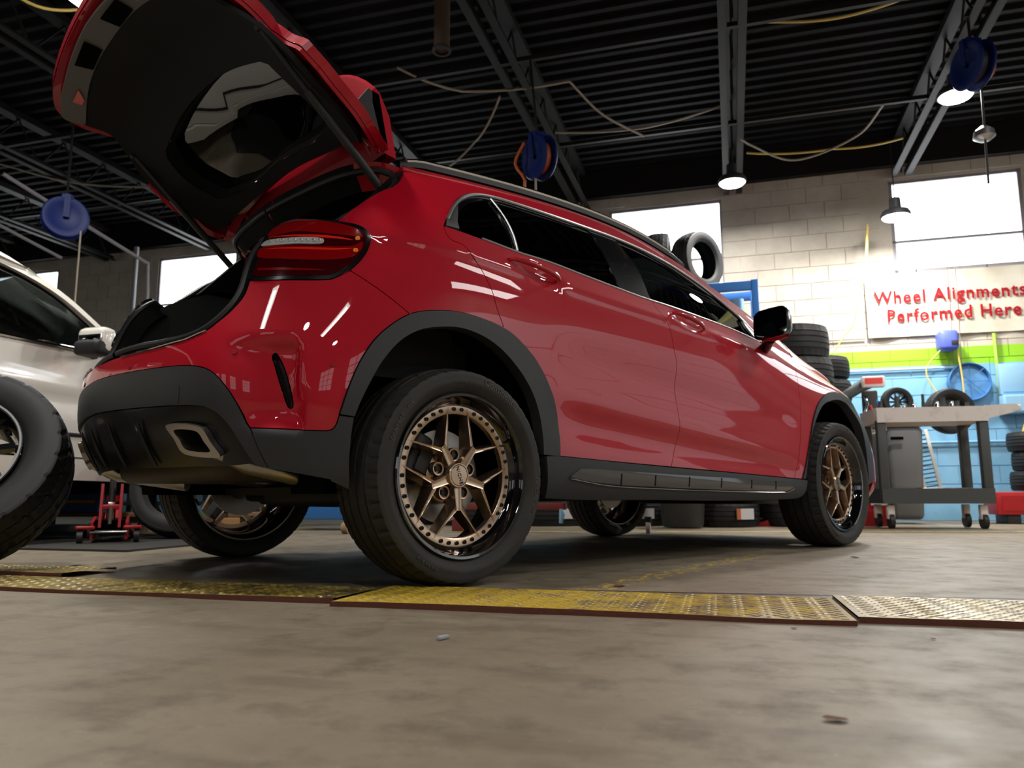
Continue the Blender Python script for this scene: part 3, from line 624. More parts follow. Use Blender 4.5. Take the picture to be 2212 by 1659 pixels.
# ------------------------------------------------------------ wheels
def tire_mesh(name, R=.345, rb=.258, wd=.235, n=240, style='road', sipes=5):
    """solid of revolution about Y with cut grooves; outer face towards -Y"""
    h = wd/2; grooves = [-.062, -.022, .022, .062] if style == 'road' else [-.055, 0, .055]
    ys = sorted(set([round(x, 4) for g in grooves for x in (g-.0052, g-.0045, g+.0045, g+.0052)]+[-.105, -.098, -.085, -.074, .074, .085, .098, .105, 0.0, -.042, .042]))
    prof = [(rb-.004, -h*.80), (rb+.006, -h*.86), (rb+.016, -h*.93), (rb+.03, -h*1.02), (R-.045, -h*1.035), (R-.030, -h*1.0), (R-.026, -h*1.005), (R-.016, -h*.965)]
    tread = []
    for y in ys:
        y2 = y*wd/.235; dr = .014*(abs(y)/.105)**3; g = min(abs(y-q) for q in grooves) < .0049
        tread.append((R-dr-(.007 if g else 0), y2, g, abs(y)))
    side = prof+[(t[0], t[1]) for t in tread]+[(r, -y) for r, y in prof[::-1]]
    m = len(side); V = np.zeros((n, m, 3))
    for k in range(n):
        a = 2*PI*k/n
        for j, (r, y) in enumerate(side):
            t = j-len(prof); rr = r
            if 0 <= t < len(tread):
                ay = tread[t][3]
                if style == 'road':
                    if ay > .070 and k % sipes == 0: rr -= .0065
                    elif .025 < ay < .058 and (k+2) % (sipes*2) == 0: rr -= .003
                else:
                    ph = (k+int(ay*140)) % 12
                    if ay > .02 and ph < 2: rr -= .008
                    elif ay > .02 and ph in (5, 8): rr -= .0025
            elif style == 'road' and t in (-1, -2, len(tread), len(tread)+1) and k % sipes == 0: rr -= .0022
            elif style != 'road' and t in (-1, -2, len(tread), len(tread)+1) and (k+14) % 12 < 2: rr -= .004
            V[k, j] = (rr*math.cos(a), y, rr*math.sin(a))
    F = [(k*m+j, ((k+1) % n)*m+j, ((k+1) % n)*m+j+1, k*m+j+1) for k in range(n) for j in range(m-1)]
    me = bpy.data.meshes.new(name); me.from_pydata([tuple(p) for p in V.reshape(-1, 3)], [], F)
    me.polygons.foreach_set('use_smooth', [True]*len(F))
    bm = bmesh.new(); bm.from_mesh(me); bmesh.ops.recalc_face_normals(bm, faces=bm.faces); bm.to_mesh(me); bm.free()
    me.set_sharp_from_angle(angle=math.radians(40)); me.materials.append(M['tire']); return me
def arc_text(body, size, r, ang0, y, depth=.0012, flip=False, mt='lettering', space=1.0):
    """raised letters along a circle about Y, read from -Y; ang0 = centre angle (deg, 0 = +X, 90 = up)"""
    me = join_text(body, size, extrude=depth)
    for v in me.vertices:
        x, yy, z = v.co; rr = r+yy; a = math.radians(ang0)-x*space/r; v.co = (rr*math.cos(a), y-z, rr*math.sin(a))
    me.materials.append(M[mt]); return me
def rim_parts(root, R=.262, mats=('lip', 'bronze'), wd=.215, outer=-.104, style='fork', full=True, sub_ok=True, disc=True):
    """wheel about Y, outer face at y = outer; returns the barrel"""
    mb = MB(); o = outer
    mb.lathe([(R-.004, o+.004), (R, o-.002), (R-.004, o-.006), (R-.012, o-.004), (R-.017, o+.004), (R-.022, o+.020), (R-.030, o+.034), (R-.036, o+.040), (R-.048, o+.043), (R-.05, o+.06), (R-.040, o+.10), (R-.03, -o-.03), (R-.012, -o-.012), (R-.006, -o), (R, -o), (R-.002, -o-.02), (R-.010, -o-.05), (R-.02, 0), (R-.008, o+.03)], n=96, closed=True)
    barrel = mb.build('rim', M[mats[0]], root)
    B = M[mats[1]]
    mb = MB(); r1, r0, y1 = R-.038, R-.066, o+.036
    mb.lathe([(r0-.002, y1+.020), (r0, y1+.003), (r0+.004, y1), (r1-.002, y1), (r1, y1+.003), (r1, y1+.020)], n=96, closed=True); mb.build('spoke_ring', B, barrel)
    # spokes
    base = math.radians(-90)
    def P3(r, a, y): return (r*math.cos(a), y, r*math.sin(a))
    def blade(p, q, wt0, wt1, wb0, wb1, d0, d1, nm):
        """ridge from p to q; flat narrow crest, wide root"""
        p = Vector(p); q = Vector(q); ax = (q-p).normalized(); sd = ax.cross(Vector((0, 1, 0))).normalized(); n = 8; V = []
        for i in range(n+1):
            t = i/n; c = p.lerp(q, t); wt = wt0+(wt1-wt0)*t; wb = wb0+(wb1-wb0)*t; d = d0+(d1-d0)*t
            for (s_, yy) in ((wb/2, d), (wt/2+.003, d*.35), (wt/2, 0), (wt*.22, .0022), (-wt*.22, .0022), (-wt/2, 0), (-wt/2-.003, d*.35), (-wb/2, d)):
                V.append(c+sd*s_+Vector((0, yy, 0)))
        m = 8; F = [(i*m+k, i*m+(k+1) % m, (i+1)*m+(k+1) % m, (i+1)*m+k) for i in range(n) for k in range(m)]
        F += [tuple(range(m))[::-1], tuple(n*m+k for k in range(m))]
        return V, F
    ytop = o+.030
    for i in range(5):
        f = base+i*math.radians(72); mb = MB()
        fork = P3(.104, f, ytop-.004)
        mb.add(*blade(P3(.028, f, ytop+.004), P3(.110, f, ytop-.004), .030, .021, .040, .032, .042, .045, 's'))
        for sgn in (-1, 1):
            e = P3(R-.040, f+sgn*math.radians(26), ytop+.006)
            st = P3(.100, f+sgn*math.radians(3.5), ytop-.003)
            mb.add(*blade(st, e, .0135, .0022, .026, .017, .052, .032, 'b'))
        mb.build('spoke', B, barrel, fix=True)
        g = f+math.radians(36); c = P3(.066, g, ytop+.022)
        mb = MB(); mb.lathe([(.022, .030), (.023, .004), (.0215, 0), (.0165, .001), (.0155, .006), (.0150, .030)], c=c, n=24); mb.build('lug_boss', B, barrel)
        mb = MB(); mb.cyl((c[0], c[1]+.014, c[2]), .0100, .02, 'Y', 6); mb.cyl((c[0], c[1]+.026, c[2]), .0155, .004, 'Y', 20); mb.build('lug_nut', M['bolt'], barrel)
    mb = MB(); mb.lathe([(.090, o+.105), (.090, o+.080), (.07, o+.072), (.001, o+.066)], n=40); mb.build('hub', B, barrel)
    mb = MB(); mb.lathe([(.040, o+.070), (.040, o+.028), (.038, o+.0255), (.0345, o+.0255), (.034, o+.028)], n=40); mb.build('hub_collar', B, barrel)
    mb = MB(); mb.lathe([(.033, o+.034), (.033, o+.0265), (.0315, o+.0250), (.001, o+.0245)], n=40); mb.build('centre_cap', B, barrel)
    bolt = MB(); bolt.lathe([(.0066, .004), (.0066, -.0035), (.0055, -.0048), (.0034, -.0048), (.0030, -.001), (.0001, -.001)], n=12)
    bm0 = None
    for i in range(5):
        f = math.degrees(base)+72*i
        for dg in (-17.2, -8.6, 0, 8.6, 17.2, 31.7, 40.3):
            a = math.radians(f+dg); c = P3((r0+r1)/2+.001, a, y1)
            if bm0 is None: bm0 = bolt.build('ring_bolt', M['bolt'], barrel); b_ = bm0
            else: b_ = bm0.copy(); COL.objects.link(b_); b_.parent = barrel
            b_.location = c
    mb = MB(); c = P3(R-.045, math.radians(28), y1-.004); mb.tube([c, (c[0]*.97, c[1]-.018, c[2]*.97)], [.004, .0032], 8); mb.build('valve_stem', M['bolt'], barrel)
    return barrel
def brake(root, x0=0):
    mb = MB(); mb.lathe([(.150, .004), (.150, -.008), (.075, -.008), (.072, -.03), (.001, -.03)], c=(0, .005, 0), n=64); mb.build('brake_disc', M['rotor'], root)
    mb = MB(); mb.rbox((-.118, -.004, .065), (.075, .07, .16), .018, ry=math.radians(25)); mb.rbox((-.10, -.038, .05), (.05, .012, .09), .005, ry=math.radians(25)); mb.build('brake_caliper', M['iron'], root)
    mb = MB(); mb.cyl((0, .10, 0), .045, .16, 'Y', 16); mb.rbox((.02, .13, -.04), (.3, .04, .05), .015); mb.build('hub_carrier', M['iron'], root)
TIRE = tire_mesh('tire', R=.345)
def car_wheel(x, y, left=False, detail=True):
    T_ = bpy.data.objects.new('wheel', TIRE); COL.objects.link(T_); T_.parent = CAR
    T_.matrix_parent_inverse = CAR_INV; T_['_world'] = 1
    T_.location = (x, y, .344); T_.rotation_euler = (0, 0, PI if left else 0)
    rim = rim_parts(T_)
    if detail:
        yy = -.1215
        for body, size, r, a in (('Continental', .030, .307, 62), ('CONTACT    SSR', .017, .300, 148), ('PROCONTACT', .016, .302, -12), ('235/50 R19', .016, .302, -120), ('RADIAL', .013, .296, 96)):
            link('tyre_lettering', arc_text(body, size, r, a, yy), T_)
        t = join_text('NICHE', .0185, extrude=.0006)
        for v in t.vertices: x_, y_, z_ = v.co; a = math.radians(-72); v.co = (x_*math.cos(a)-y_*math.sin(a), -.0802-z_, x_*math.sin(a)+y_*math.cos(a))
        t.materials.append(M['bolt']); link('cap_logo', t, rim)
    return T_
W1 = car_wheel(0, -.789); car_wheel(2.699, -.789); car_wheel(0, .789, True, False); car_wheel(2.699, .789, True, False)
for x in (0, 2.699):
    for s_ in (-1, 1):
        e = bpy.data.objects.new('brake_assembly', None)
        mb = MB(); mb.lathe([(.150, .004), (.150, -.008), (.075, -.008), (.072, -.03), (.001, -.03)], c=(x, s_*.765, .344), n=64)
        d = mb.build('brake_disc', M['rotor'], CAR)
        mb = MB(); mb.rbox((x-.118, s_*.775, .344+.055), (.075, .07, .16), .018, ry=math.radians(25)); mb.rbox((x-.10, s_*.815, .344+.05), (.05, .012, .09), .005, ry=math.radians(25)); mb.build('brake_caliper', M['iron'], d)
        mb = MB(); mb.cyl((x, s_*.66, .344), .045, .18, 'Y', 16); mb.tube([(x+.1, s_*.66, .30), (x+.4, s_*.45, .28)], .022, 8); mb.tube([(x, s_*.66, .28), (x+.02, s_*.2, .27)], .022, 8); mb.build('suspension_arm', M['iron'], CAR)
        # wheel well
        pr = []
        for k in range(25):
            a = PI*1.16*k/24-PI*.08; pr.append((x+.445*math.cos(a), .40+.45*math.sin(a)))
        G_ = np.array([[(p_[0], s_*yy, p_[1]) for yy in ((.845 if p_[1] > .55 else .785), .76, .62)] for p_ in pr])
        mb = MB(); mb.grid(G_); mb.build('wheel_liner', M['void'], CAR)
        mb = MB(); mb.prism([(x+.45*math.cos(PI*1.16*k/24-PI*.08), .40+.455*math.sin(PI*1.16*k/24-PI*.08)) for k in range(25)], 'Y', s_*.60, s_*.615); mb.build('inner_wall', M['void'], CAR)
# ------------------------------------------------------------ underbody, cabin, tailgate
mb = MB(); mb.box((1.35, 0, .300), (3.0, 1.16, .03)); mb.box((1.35, -.68, .285), (1.78, .26, .03)); mb.box((1.35, .68, .285), (1.78, .26, .03)); mb.build('floor_pan', M['under'], CAR)
mb = MB(); mb.rbox((-.44, -.05, .395), (.40, 1.0, .13), .06); mb.build('silencer', mat('floor_toned_steel', (.055, .042, .026), .6, .3), CAR)  # brown of the reflected floor is put into the steel colour
mb = MB(); mb.tube([(-.40, .25, .36), (-.1, .2, .33), (.2, .1, .29), (1.2, .05, .275), (2.3, .05, .275)], .022, 10); mb.tube([(-.38, -.62, .33), (-.58, -.62, .37), (-.68, -.60, .42)], .03, 10); mb.tube([(-.38, .40, .33), (-.58, .60, .37), (-.68, .60, .42)], .03, 10); mb.build('exhaust_pipe', M['steel'], CAR)
mb = MB(); mb.tube([(.05, -.62, .27), (.05, .62, .27)], .028, 10); mb.rbox((.08, 0, .30), (.34, .7, .12), .04); mb.tube([(0, -.6, .34), (0, .6, .34)], .018, 8); mb.build('rear_axle', M['iron'], CAR)
mb = MB(); mb.tube([(2.699, -.6, .34), (2.699, .6, .34)], .02, 8); mb.rbox((2.75, 0, .30), (.5, .8, .14), .05); mb.build('front_axle', M['iron'], CAR)
# dark shell behind the gaps, floors, seats
arc_i = [(.365, .10), (.36, .30), (.30, .50), (.16, .645), (0, .69), (-.16, .655), (-.31, .55), (-.39, .42), (-.41, .30)]
shell_r = cat([(.365, .10), (2.29, .10)], [(2.29, .2), (2.35, .50), (2.47, .72), (2.66, .86), (2.86, .905), (3.03, .84), (3.12, .66), (3.14, .3)], [(3.14, .12), (3.9, .14)], [(3.9, .14), (4.1, .6), (3.9, .90)], [(3.9, .92), (3.2, .93), (2.3, .96), (.3, .955), (-.07, .94), (-.4, .85)], [(-.5, .68), (-.6, .60), (-.8, .52)], [(-.8, .5), (-.72, .30), (-.60, .20)], [(-.6, .16), (-.42, .16)], arc_i[::-1])
both('body_shell', shell_r, M['void'], CAR, off=-.020, thick=0, grid=.06)
mb = MB(); mb.box((1.2, 0, .33), (2.3, 1.6, .02)); mb.build('cabin_floor', M['carpet'], CAR)
mb = MB(); mb.box((-.33, 0, .665), (.80, 1.14, .03)); mb.box((.07, 0, .665), (.1, 1.3, .03)); mb.build('cargo_floor', M['carpet'], CAR)
# sill plate behind the bumper lip
cu = np.linspace(-1.45, -.84, 30); cv = np.interp(cu, [-1.45, -1.083, -.917, -.841], [.534, .533, .542, .562])
rows = []
for k in range(5):
    Pp = S(cu, cv, -.004, False); Pp[:, 0] += k*.035; Pp[:, 2] += [0, .004, .004, 0, -.03][k]; rows.append(Pp)
G_ = np.stack(rows, 1); G2 = (G_*[1, -1, 1])[::-1]
mb = MB(); mb.grid(np.concatenate([G2[:-1], G_])); mb.build('sill_plate', M['black_trim'], CAR)
for s_ in (1, -1): mb = MB(); mb.tube(S(cu[8:], cv[8:]+.004, .002, False)*[1, s_, 1], .0035, 6); mb.build('lip_chrome', M['chrome'], CAR)
for s_ in (-1, 1):
    # padded side trim of the load bay
    prof = [(-.64, .66), (-.66, .74), (-.60, .90), (-.53, 1.04), (-.40, 1.12), (-.22, 1.20), (.05, 1.20), (.12, .66)]
    mb = MB(); mb.prism(prof, 'Y', s_*.60, s_*.70); mb.build('load_bay_trim', M['trim_grey'], CAR)
    mb = MB(); mb.prism([(-.30, 1.18), (-.10, 1.40), (.10, 1.42), (.14, 1.16)], 'Y', s_*.60, s_*.66); mb.build('pillar_trim', M['black_trim'], CAR)
mb = MB()
for y0, w_ in ((-.40, .50), (.28, .74)):
    mb.rbox((.20, y0, .95), (.14, w_, .62), .05, ry=math.radians(12)); mb.rbox((.50, y0, .60), (.52, w_, .20), .06)
mb.build('rear_bench', M['seat'], CAR)
mb = MB()
for y0 in (-.42, .30): mb.rbox((.30, y0, 1.30), (.09, .26, .16), .035, ry=math.radians(10))
mb.build('rear_headrest', M['seat'], CAR)
for y0 in (-.38, .38):
    mb = MB(); mb.rbox((1.12, y0, .98), (.16, .50, .62), .06, ry=math.radians(14)); mb.rbox((1.46, y0, .60), (.50, .50, .20), .07); st = mb.build('front_seat', M['seat'], CAR)
    mb = MB(); mb.rbox((1.03, y0, 1.35), (.10, .27, .18), .045, ry=math.radians(10)); mb.build('headrest', M['seat'], st)
mb = MB(); mb.rbox((2.12, 0, .86), (.42, 1.46, .28), .09); mb.build('dashboard', M['dark'], CAR)
mb = MB(); mb.lathe([(.175, 0), (.187, .012), (.187, -.012), (.175, 0)], c=(1.84, .38, .98), axis='X', n=32); sw = mb.build('steering_wheel', M['dark'], CAR)
mb = MB(); us = np.linspace(-.04, 1.40, 10); G_ = roof_pts(us, 11); G_[:, :, 2] -= .03; G_[:, :, 1] *= .96; mb.grid(G_); mb.build('headliner', M['black_trim'], CAR)
# door mirrors
for s_ in (-1, 1):
    c = Vector((1.90, s_*.965, 1.108))
    prof = []
    n, m = 14, 20; G_ = []
    for i in range(n+1):
        t = i/n; xx = -.05+.13*t; k = (1-max(0, (t-.05))**2.2)**.5 if t < 1 else 0.02; k = max(k, .03)
        ring = []
        for j in range(m+1):
            a = 2*PI*j/m; ca, sa = math.cos(a), math.sin(a); e = .45
            ring.append((c.x+xx-.03*s_*s_*(ca if s_ < 0 else -ca)*-.4, c.y+.095*k*math.copysign(abs(ca)**e, ca), c.z+.074*k*math.copysign(abs(sa)**e, sa)+(.008*ca*s_)))
        G_.append(ring)
    mb = MB(); mb.grid(np.array(G_)); mb.build('mirror_housing', M['gloss_black'], CAR)
    mr = COL.objects[-1] if False else None
    mb = MB(); ring = [(c.x-.046, c.y+.086*math.copysign(abs(math.cos(a))**.45, math.cos(a)), c.z+.064*math.copysign(abs(math.sin(a))**.45, math.sin(a))) for a in [2*PI*j/28 for j in range(28)]]
    mb.add(ring+[(x+.01, y, z) for x, y, z in ring], [tuple(range(28))]+[(j, (j+1) % 28, 28+(j+1) % 28, 28+j) for j in range(28)]); mb.build('mirror_glass', M['mirror'], CAR)
    mb = MB(); mb.grid(np.array([[(c.x+.06*t-.035, c.y+.070*q, c.z-.066+.010*abs(q)-.018*math.sin(PI*t)) for q in np.linspace(-1, 1, 9)] for t in np.linspace(0, 1, 9)])); mb.build('mirror_underside', M['paint'], CAR)
    mb = MB(); mb.tube([(2.04, s_*.80, 1.01), (1.99, s_*.86, 1.02), (1.93, s_*.92, 1.05)], [.035, .028, .03], 10); mb.build('mirror_foot', M['gloss_black'], CAR)
# ---- tailgate, raised about its hinge
TG_ANGLE = 74
HX, HZ = -.09, 1.455
TG = Matrix.Translation((HX, 0, HZ)) @ Matrix.Rotation(math.radians(TG_ANGLE), 4, 'Y') @ Matrix.Translation((-HX, 0, -HZ))
tr = np.vstack([spl(s, .015) for s in ([(-1.45, 1.385), (-.7, 1.385), (-.25, 1.375), (-.13, 1.35)], [(-.13, 1.33), (-.20, 1.25), (-.27, 1.19), (-.40, 1.115), (-.50, 1.01), (-.545, .955)], [(-.56, .945), (-.70, .955), (-.765, .93)], [(-.768, .90), (-.765, .72), (-.79, .63), (-.85, .58), (-1.0, .555), (-1.45, .55)])])
tgo = sym(tr)
TGATE = patch('tailgate', tgo, M['paint'], CAR, thick=.03, gap=.004, xf=TG, holes=[])
gw = np.vstack([spl(s, .02) for s in ([(-1.45, 1.33), (-.95, 1.325), (-.74, 1.27)], [(-.72, 1.24), (-.80, 1.08), (-.86, .995)], [(-.90, .975), (-1.1, .968), (-1.45, .965)])])
glass_o = sym(gw)
# rebuild the skin with the window opening
bpy.data.objects.remove(TGATE); TGATE = patch('tailgate', tgo, M['paint'], CAR, thick=.03, gap=.004, xf=TG, holes=[glass_o], grid=.03)
patch('tailgate_window', glass_o, M['glass_tail'], TGATE, off=-.004, thick=0, gap=-.002, xf=TG, grid=.06)
def inn(u, v, off=0.0): return S(u, v, off, False)
gi = inset(glass_o, .012); gi = np.vstack([gi, gi[:1]]); Q_ = np.stack([S(gi[:, 0], gi[:, 1], o_, False) for o_ in (-.003, -.03, -.060)], 1)
Q_ = np.array([[tuple(TG @ Vector(p)) for p in r] for r in Q_]); mb = MB(); mb.grid(Q_); mb.build('window_reveal', M['dark'], TGATE)
# inner frame: red pressing, back side seen from below
fr_in = inset(tgo, .055)
patch('inner_frame', tgo, M['paint'], TGATE, holes=[fr_in], off=-.032, thick=.012, gap=.006, xf=TG, fn=inn, back=True, grid=.03)
win_in = inset(glass_o, .012)
pan = np.vstack([spl(s, .02) for s in ([(-1.45, 1.368), (-.8, 1.362), (-.36, 1.325)], [(-.34, 1.27), (-.45, 1.16), (-.56, 1.06), (-.62, .96)], [(-.64, .93), (-.80, .80), (-.82, .70)], [(-.84, .67), (-1.1, .635), (-1.45, .63)])])
patch('inner_trim_panel', sym(pan), mat('tailgate_trim', (.010, .010, .010), .7, spec=.25), TGATE, holes=[win_in], off=-.058, thick=.014, gap=.001, xf=TG, fn=inn, back=True, grid=.035)
low = np.vstack([spl(s, .02) for s in ([(-1.45, .665), (-1.1, .67), (-.84, .70)], [(-.82, .69), (-.83, .62), (-.90, .60)], [(-.92, .595), (-1.2, .58), (-1.45, .575)])])
LOWT = patch('lower_trim', sym(low), mat('lower_trim_grey', (.16, .16, .155), .6), TGATE, off=-.066, thick=.012, gap=.001, xf=TG, fn=inn, back=True, grid=.03)
for u0, w_, nm in ((-1.27, .085, 'grab_recess'), (-1.63, .085, 'grab_recess')):
    pts = clean(np.array([(u0-w_, .597), (u0+w_, .592), (u0+w_*.9, .658), (u0-w_*.9, .662)])); patch(nm, pts, M['void'], LOWT, off=-.082, thick=.004, xf=TG, fn=inn, back=True)
patch('warning_label', clean(np.array([(-1.12, .615), (-1.085, .615), (-1.085, .648), (-1.12, .648)])), mat('label_grey', (.3, .28, .28), .6), LOWT, off=-.081, thick=.002, xf=TG, fn=inn, back=True)
patch('warning_reflector', clean(np.array([(-1.95, .635), (-1.86, .64), (-1.89, .658), (-1.92, .675), (-1.955, .67)])), M['lens_hot'], LOWT, off=-.081, thick=.003, xf=TG, fn=inn, back=True)
for k in (0, 1):
    inn_l = np.array([(-.79, .735), (-.775, .92), (-.80, .935), (-.95, .92), (-1.02, .88), (-1.0, .80), (-.9, .75)])
    patch('inner_taillight', clean(spl(flipu(inn_l) if k else inn_l, .02, closed=True)), M['lens_red'], TGATE, off=.006, thick=.01, xf=TG)
# spoiler
def sp(x, y, z): return TG @ Vector((x, y, z))
mb = MB(); rows = []
for t in np.linspace(-1, 1, 25):
    y = .60*t; e = 1-.25*abs(t)**4; x1 = -.10-.42*e+.06*abs(t)**3; zt = 1.505-.03*t*t
    rows.append([sp(-.10, y, zt-.01), sp(-.25, y, zt), sp(x1+.02, y, zt-.02), sp(x1, y, zt-.035), sp(x1+.01, y, zt-.05), sp(-.30, y, zt-.060), sp(-.12, y, zt-.055)])
rows = np.array([[tuple(p) for p in r] for r in rows]); mb.grid(rows); n_ = rows.shape[1]
mb.add(rows[0], [tuple(range(n_))]); mb.add(rows[-1], [tuple(range(n_))[::-1]]); mb.build('spoiler', M['paint'], TGATE)
for s_ in (-1, 1):
    mb = MB(); q = [(-.14, 1.44), (-.33, 1.45), (-.35, 1.41), (-.30, 1.35), (-.23, 1.34), (-.17, 1.38)]
    V = [sp(x, s_*y, z) for y in (.585, .60) for x, z in q]; m_ = len(q)
    mb.add(V, [(k, (k+1) % m_, m_+(k+1) % m_, m_+k) for k in range(m_)]+[tuple(range(m_)), tuple(range(m_, 2*m_))]); mb.build('spoiler_fin', M['dark'], TGATE)
    a, b = Vector((-.163, s_*.62, 1.335)), Vector((-.613, s_*.615, 1.735)); d = b-a
    mb = MB(); mb.tube([a, a+d*.62], .0145, 12); mb.tube([a+d*.60, b], .0085, 10); mb.cyl(b, .014, .02, 'Y', 12); mb.build('tailgate_strut', M['rubber'], CAR)
    mb = MB(); mb.rbox((HX-.02, s_*.50, HZ-.03), (.10, .03, .05), .01, ry=.5); mb.tube([(HX, s_*.50, HZ), sp(-.2, s_*.5, 1.42)], .011, 8); mb.build('hinge', M['paint'], CAR)
adopt()
# ------------------------------------------------------------ room materials
def nodes(name):
    m = bpy.data.materials.new(name); m.use_nodes = True; nt = m.node_tree; return m, nt, nt.nodes['Principled BSDF'], nt.links.new
def nn(nt, t, **k):
    n = nt.nodes.new('ShaderNode'+t)
    for a, b in k.items():
        if a == 'op': n.operation = b
        elif a == 'dt': n.data_type = b
        else: n.inputs[a if not a.startswith('i') or not a[1:].isdigit() else int(a[1:])].default_value = b
    return n
def mixc(nt, L, f, a, b):
    x = nn(nt, 'Mix', dt='RGBA')
    for i, s in ((6, a), (7, b)):
        if isinstance(s, tuple): x.inputs[i].default_value = (*s, 1)
        else: L(s, x.inputs[i])
    if isinstance(f, float): x.inputs[0].default_value = f
    else: L(f, x.inputs[0])
    return x.outputs[2]
def ramp(nt, L, s, lo, hi):
    r = nn(nt, 'MapRange'); r.inputs[1].default_value = lo; r.inputs[2].default_value = hi; L(s, r.inputs[0]); return r.outputs[0]
def math2(nt, L, op, a, b):
    n = nn(nt, 'Math', op=op)
    for i, s in ((0, a), (1, b)):
        if isinstance(s, (int, float)): n.inputs[i].default_value = s
        else: L(s, n.inputs[i])
    return n.outputs[0]
def noise(nt, L, vec, scale, detail=6, rough=.6, stretch=None):
    if stretch:
        mp_ = nn(nt, 'Mapping'); mp_.inputs['Scale'].default_value = stretch; L(vec, mp_.inputs[0]); vec = mp_.outputs[0]
    n = nn(nt, 'TexNoise', Scale=scale, Detail=detail, Roughness=rough); L(vec, n.inputs['Vector']); return n.outputs[0]
def concrete():
    m, nt, b, L = nodes('concrete_floor'); tc = nn(nt, 'TexCoord').outputs['Object']
    n1 = noise(nt, L, tc, 1.1); n2 = noise(nt, L, tc, 7, 8, .65); n3 = noise(nt, L, tc, 70, 4, .7); n4 = noise(nt, L, tc, 2.2, 5, .6, (1, 3.5, 1))
    c = mixc(nt, L, ramp(nt, L, n1, .3, .7), (.175, .138, .094), (.31, .255, .18))
    c = mixc(nt, L, math2(nt, L, 'MULTIPLY', ramp(nt, L, n2, .50, .66), .7), c, (.115, .088, .056))
    c = mixc(nt, L, math2(nt, L, 'MULTIPLY', ramp(nt, L, n4, .52, .70), .55), c, (.11, .083, .054))
    c = mixc(nt, L, math2(nt, L, 'MULTIPLY', ramp(nt, L, n3, .62, .78), .5), c, (.46, .41, .33)); n5 = noise(nt, L, tc, 180, 3, .7); n6 = noise(nt, L, tc, 26, 7, .75, (1, 2.2, 1))
    c = mixc(nt, L, math2(nt, L, 'MULTIPLY', ramp(nt, L, n5, .60, .72), .45), c, (.08, .06, .04)); c = mixc(nt, L, math2(nt, L, 'MULTIPLY', ramp(nt, L, n6, .55, .68), .35), c, (.11, .085, .055))
    sx = nn(nt, 'SeparateXYZ'); L(tc, sx.inputs[0]); X, Y = sx.outputs[0], sx.outputs[1]
    # worn yellow bay line running obliquely, and the sound one in front of the wall
    d = math2(nt, L, 'SUBTRACT', X, math2(nt, L, 'ADD', math2(nt, L, 'MULTIPLY', Y, .343), -1.225))
    k = math2(nt, L, 'LESS_THAN', math2(nt, L, 'ABSOLUTE', d, 0), .055)
    k = math2(nt, L, 'MULTIPLY', k, math2(nt, L, 'MULTIPLY', math2(nt, L, 'GREATER_THAN', Y, 2.25), math2(nt, L, 'LESS_THAN', Y, 3.9)))
    w = ramp(nt, L, noise(nt, L, tc, 34, 6, .75, (1, .6, 1)), .50, .60); c = mixc(nt, L, math2(nt, L, 'MULTIPLY', k, w), c, (.62, .42, .04))
    d2 = math2(nt, L, 'SUBTRACT', Y, math2(nt, L, 'ADD', math2(nt, L, 'MULTIPLY', X, .23), 6.35))
    dj = math2(nt, L, 'SUBTRACT', Y, math2(nt, L, 'ADD', math2(nt, L, 'MULTIPLY', X, .10), 2.335)); nj = noise(nt, L, tc, 25, 3)
    kj = math2(nt, L, 'MULTIPLY', math2(nt, L, 'LESS_THAN', math2(nt, L, 'ABSOLUTE', dj, 0), math2(nt, L, 'MULTIPLY', nj, .032)), math2(nt, L, 'GREATER_THAN', X, -.75)); c = mixc(nt, L, kj, c, (.035, .02, .012))
    k2 = math2(nt, L, 'LESS_THAN', math2(nt, L, 'ABSOLUTE', d2, 0), .05); w2 = ramp(nt, L, noise(nt, L, tc, 12), .36, .5)
    c = mixc(nt, L, math2(nt, L, 'MULTIPLY', k2, w2), c, (.62, .46, .08)); L(c, b.inputs['Base Color'])
    L(ramp(nt, L, n2, .2, .8), b.inputs['Roughness']); r = nn(nt, 'MapRange'); r.inputs[1].default_value = .25; r.inputs[2].default_value = .75; r.inputs[3].default_value = .42; r.inputs[4].default_value = .68
    L(n2, r.inputs[0]); L(r.outputs[0], b.inputs['Roughness'])
    bp = nn(nt, 'Bump', Strength=.35, Distance=.003); h = math2(nt, L, 'ADD', math2(nt, L, 'MULTIPLY', n2, .7), math2(nt, L, 'MULTIPLY', n3, .3)); L(h, bp.inputs['Height']); L(bp.outputs[0], b.inputs['Normal'])
    return m
def wall_paint():
    """block paint: blue dado, lime band, cream above (room heights)"""
    m, nt, b, L = nodes('block_paint'); g = nn(nt, 'NewGeometry').outputs['Position']; sx = nn(nt, 'SeparateXYZ'); L(g, sx.inputs[0]); Z = sx.outputs[2]
    n = noise(nt, L, g, 3.0); n2 = noise(nt, L, g, 22, 6, .7)
    cream = mixc(nt, L, ramp(nt, L, n, .35, .7), (.62, .56, .47), (.48, .43, .36)); blue = mixc(nt, L, ramp(nt, L, n, .3, .7), (.20, .47, .72), (.26, .53, .76))
    c = mixc(nt, L, math2(nt, L, 'GREATER_THAN', Z, 1.735), blue, (.30, .62, .02)); c = mixc(nt, L, math2(nt, L, 'GREATER_THAN', Z, 1.935), c, cream)
    c = mixc(nt, L, math2(nt, L, 'MULTIPLY', ramp(nt, L, n2, .6, .75), .35), c, (.22, .19, .15)); L(c, b.inputs['Base Color']); b.inputs['Roughness'].default_value = .55
    bp = nn(nt, 'Bump', Strength=.3, Distance=.003); L(n2, bp.inputs['Height']); L(bp.outputs[0], b.inputs['Normal']); return m
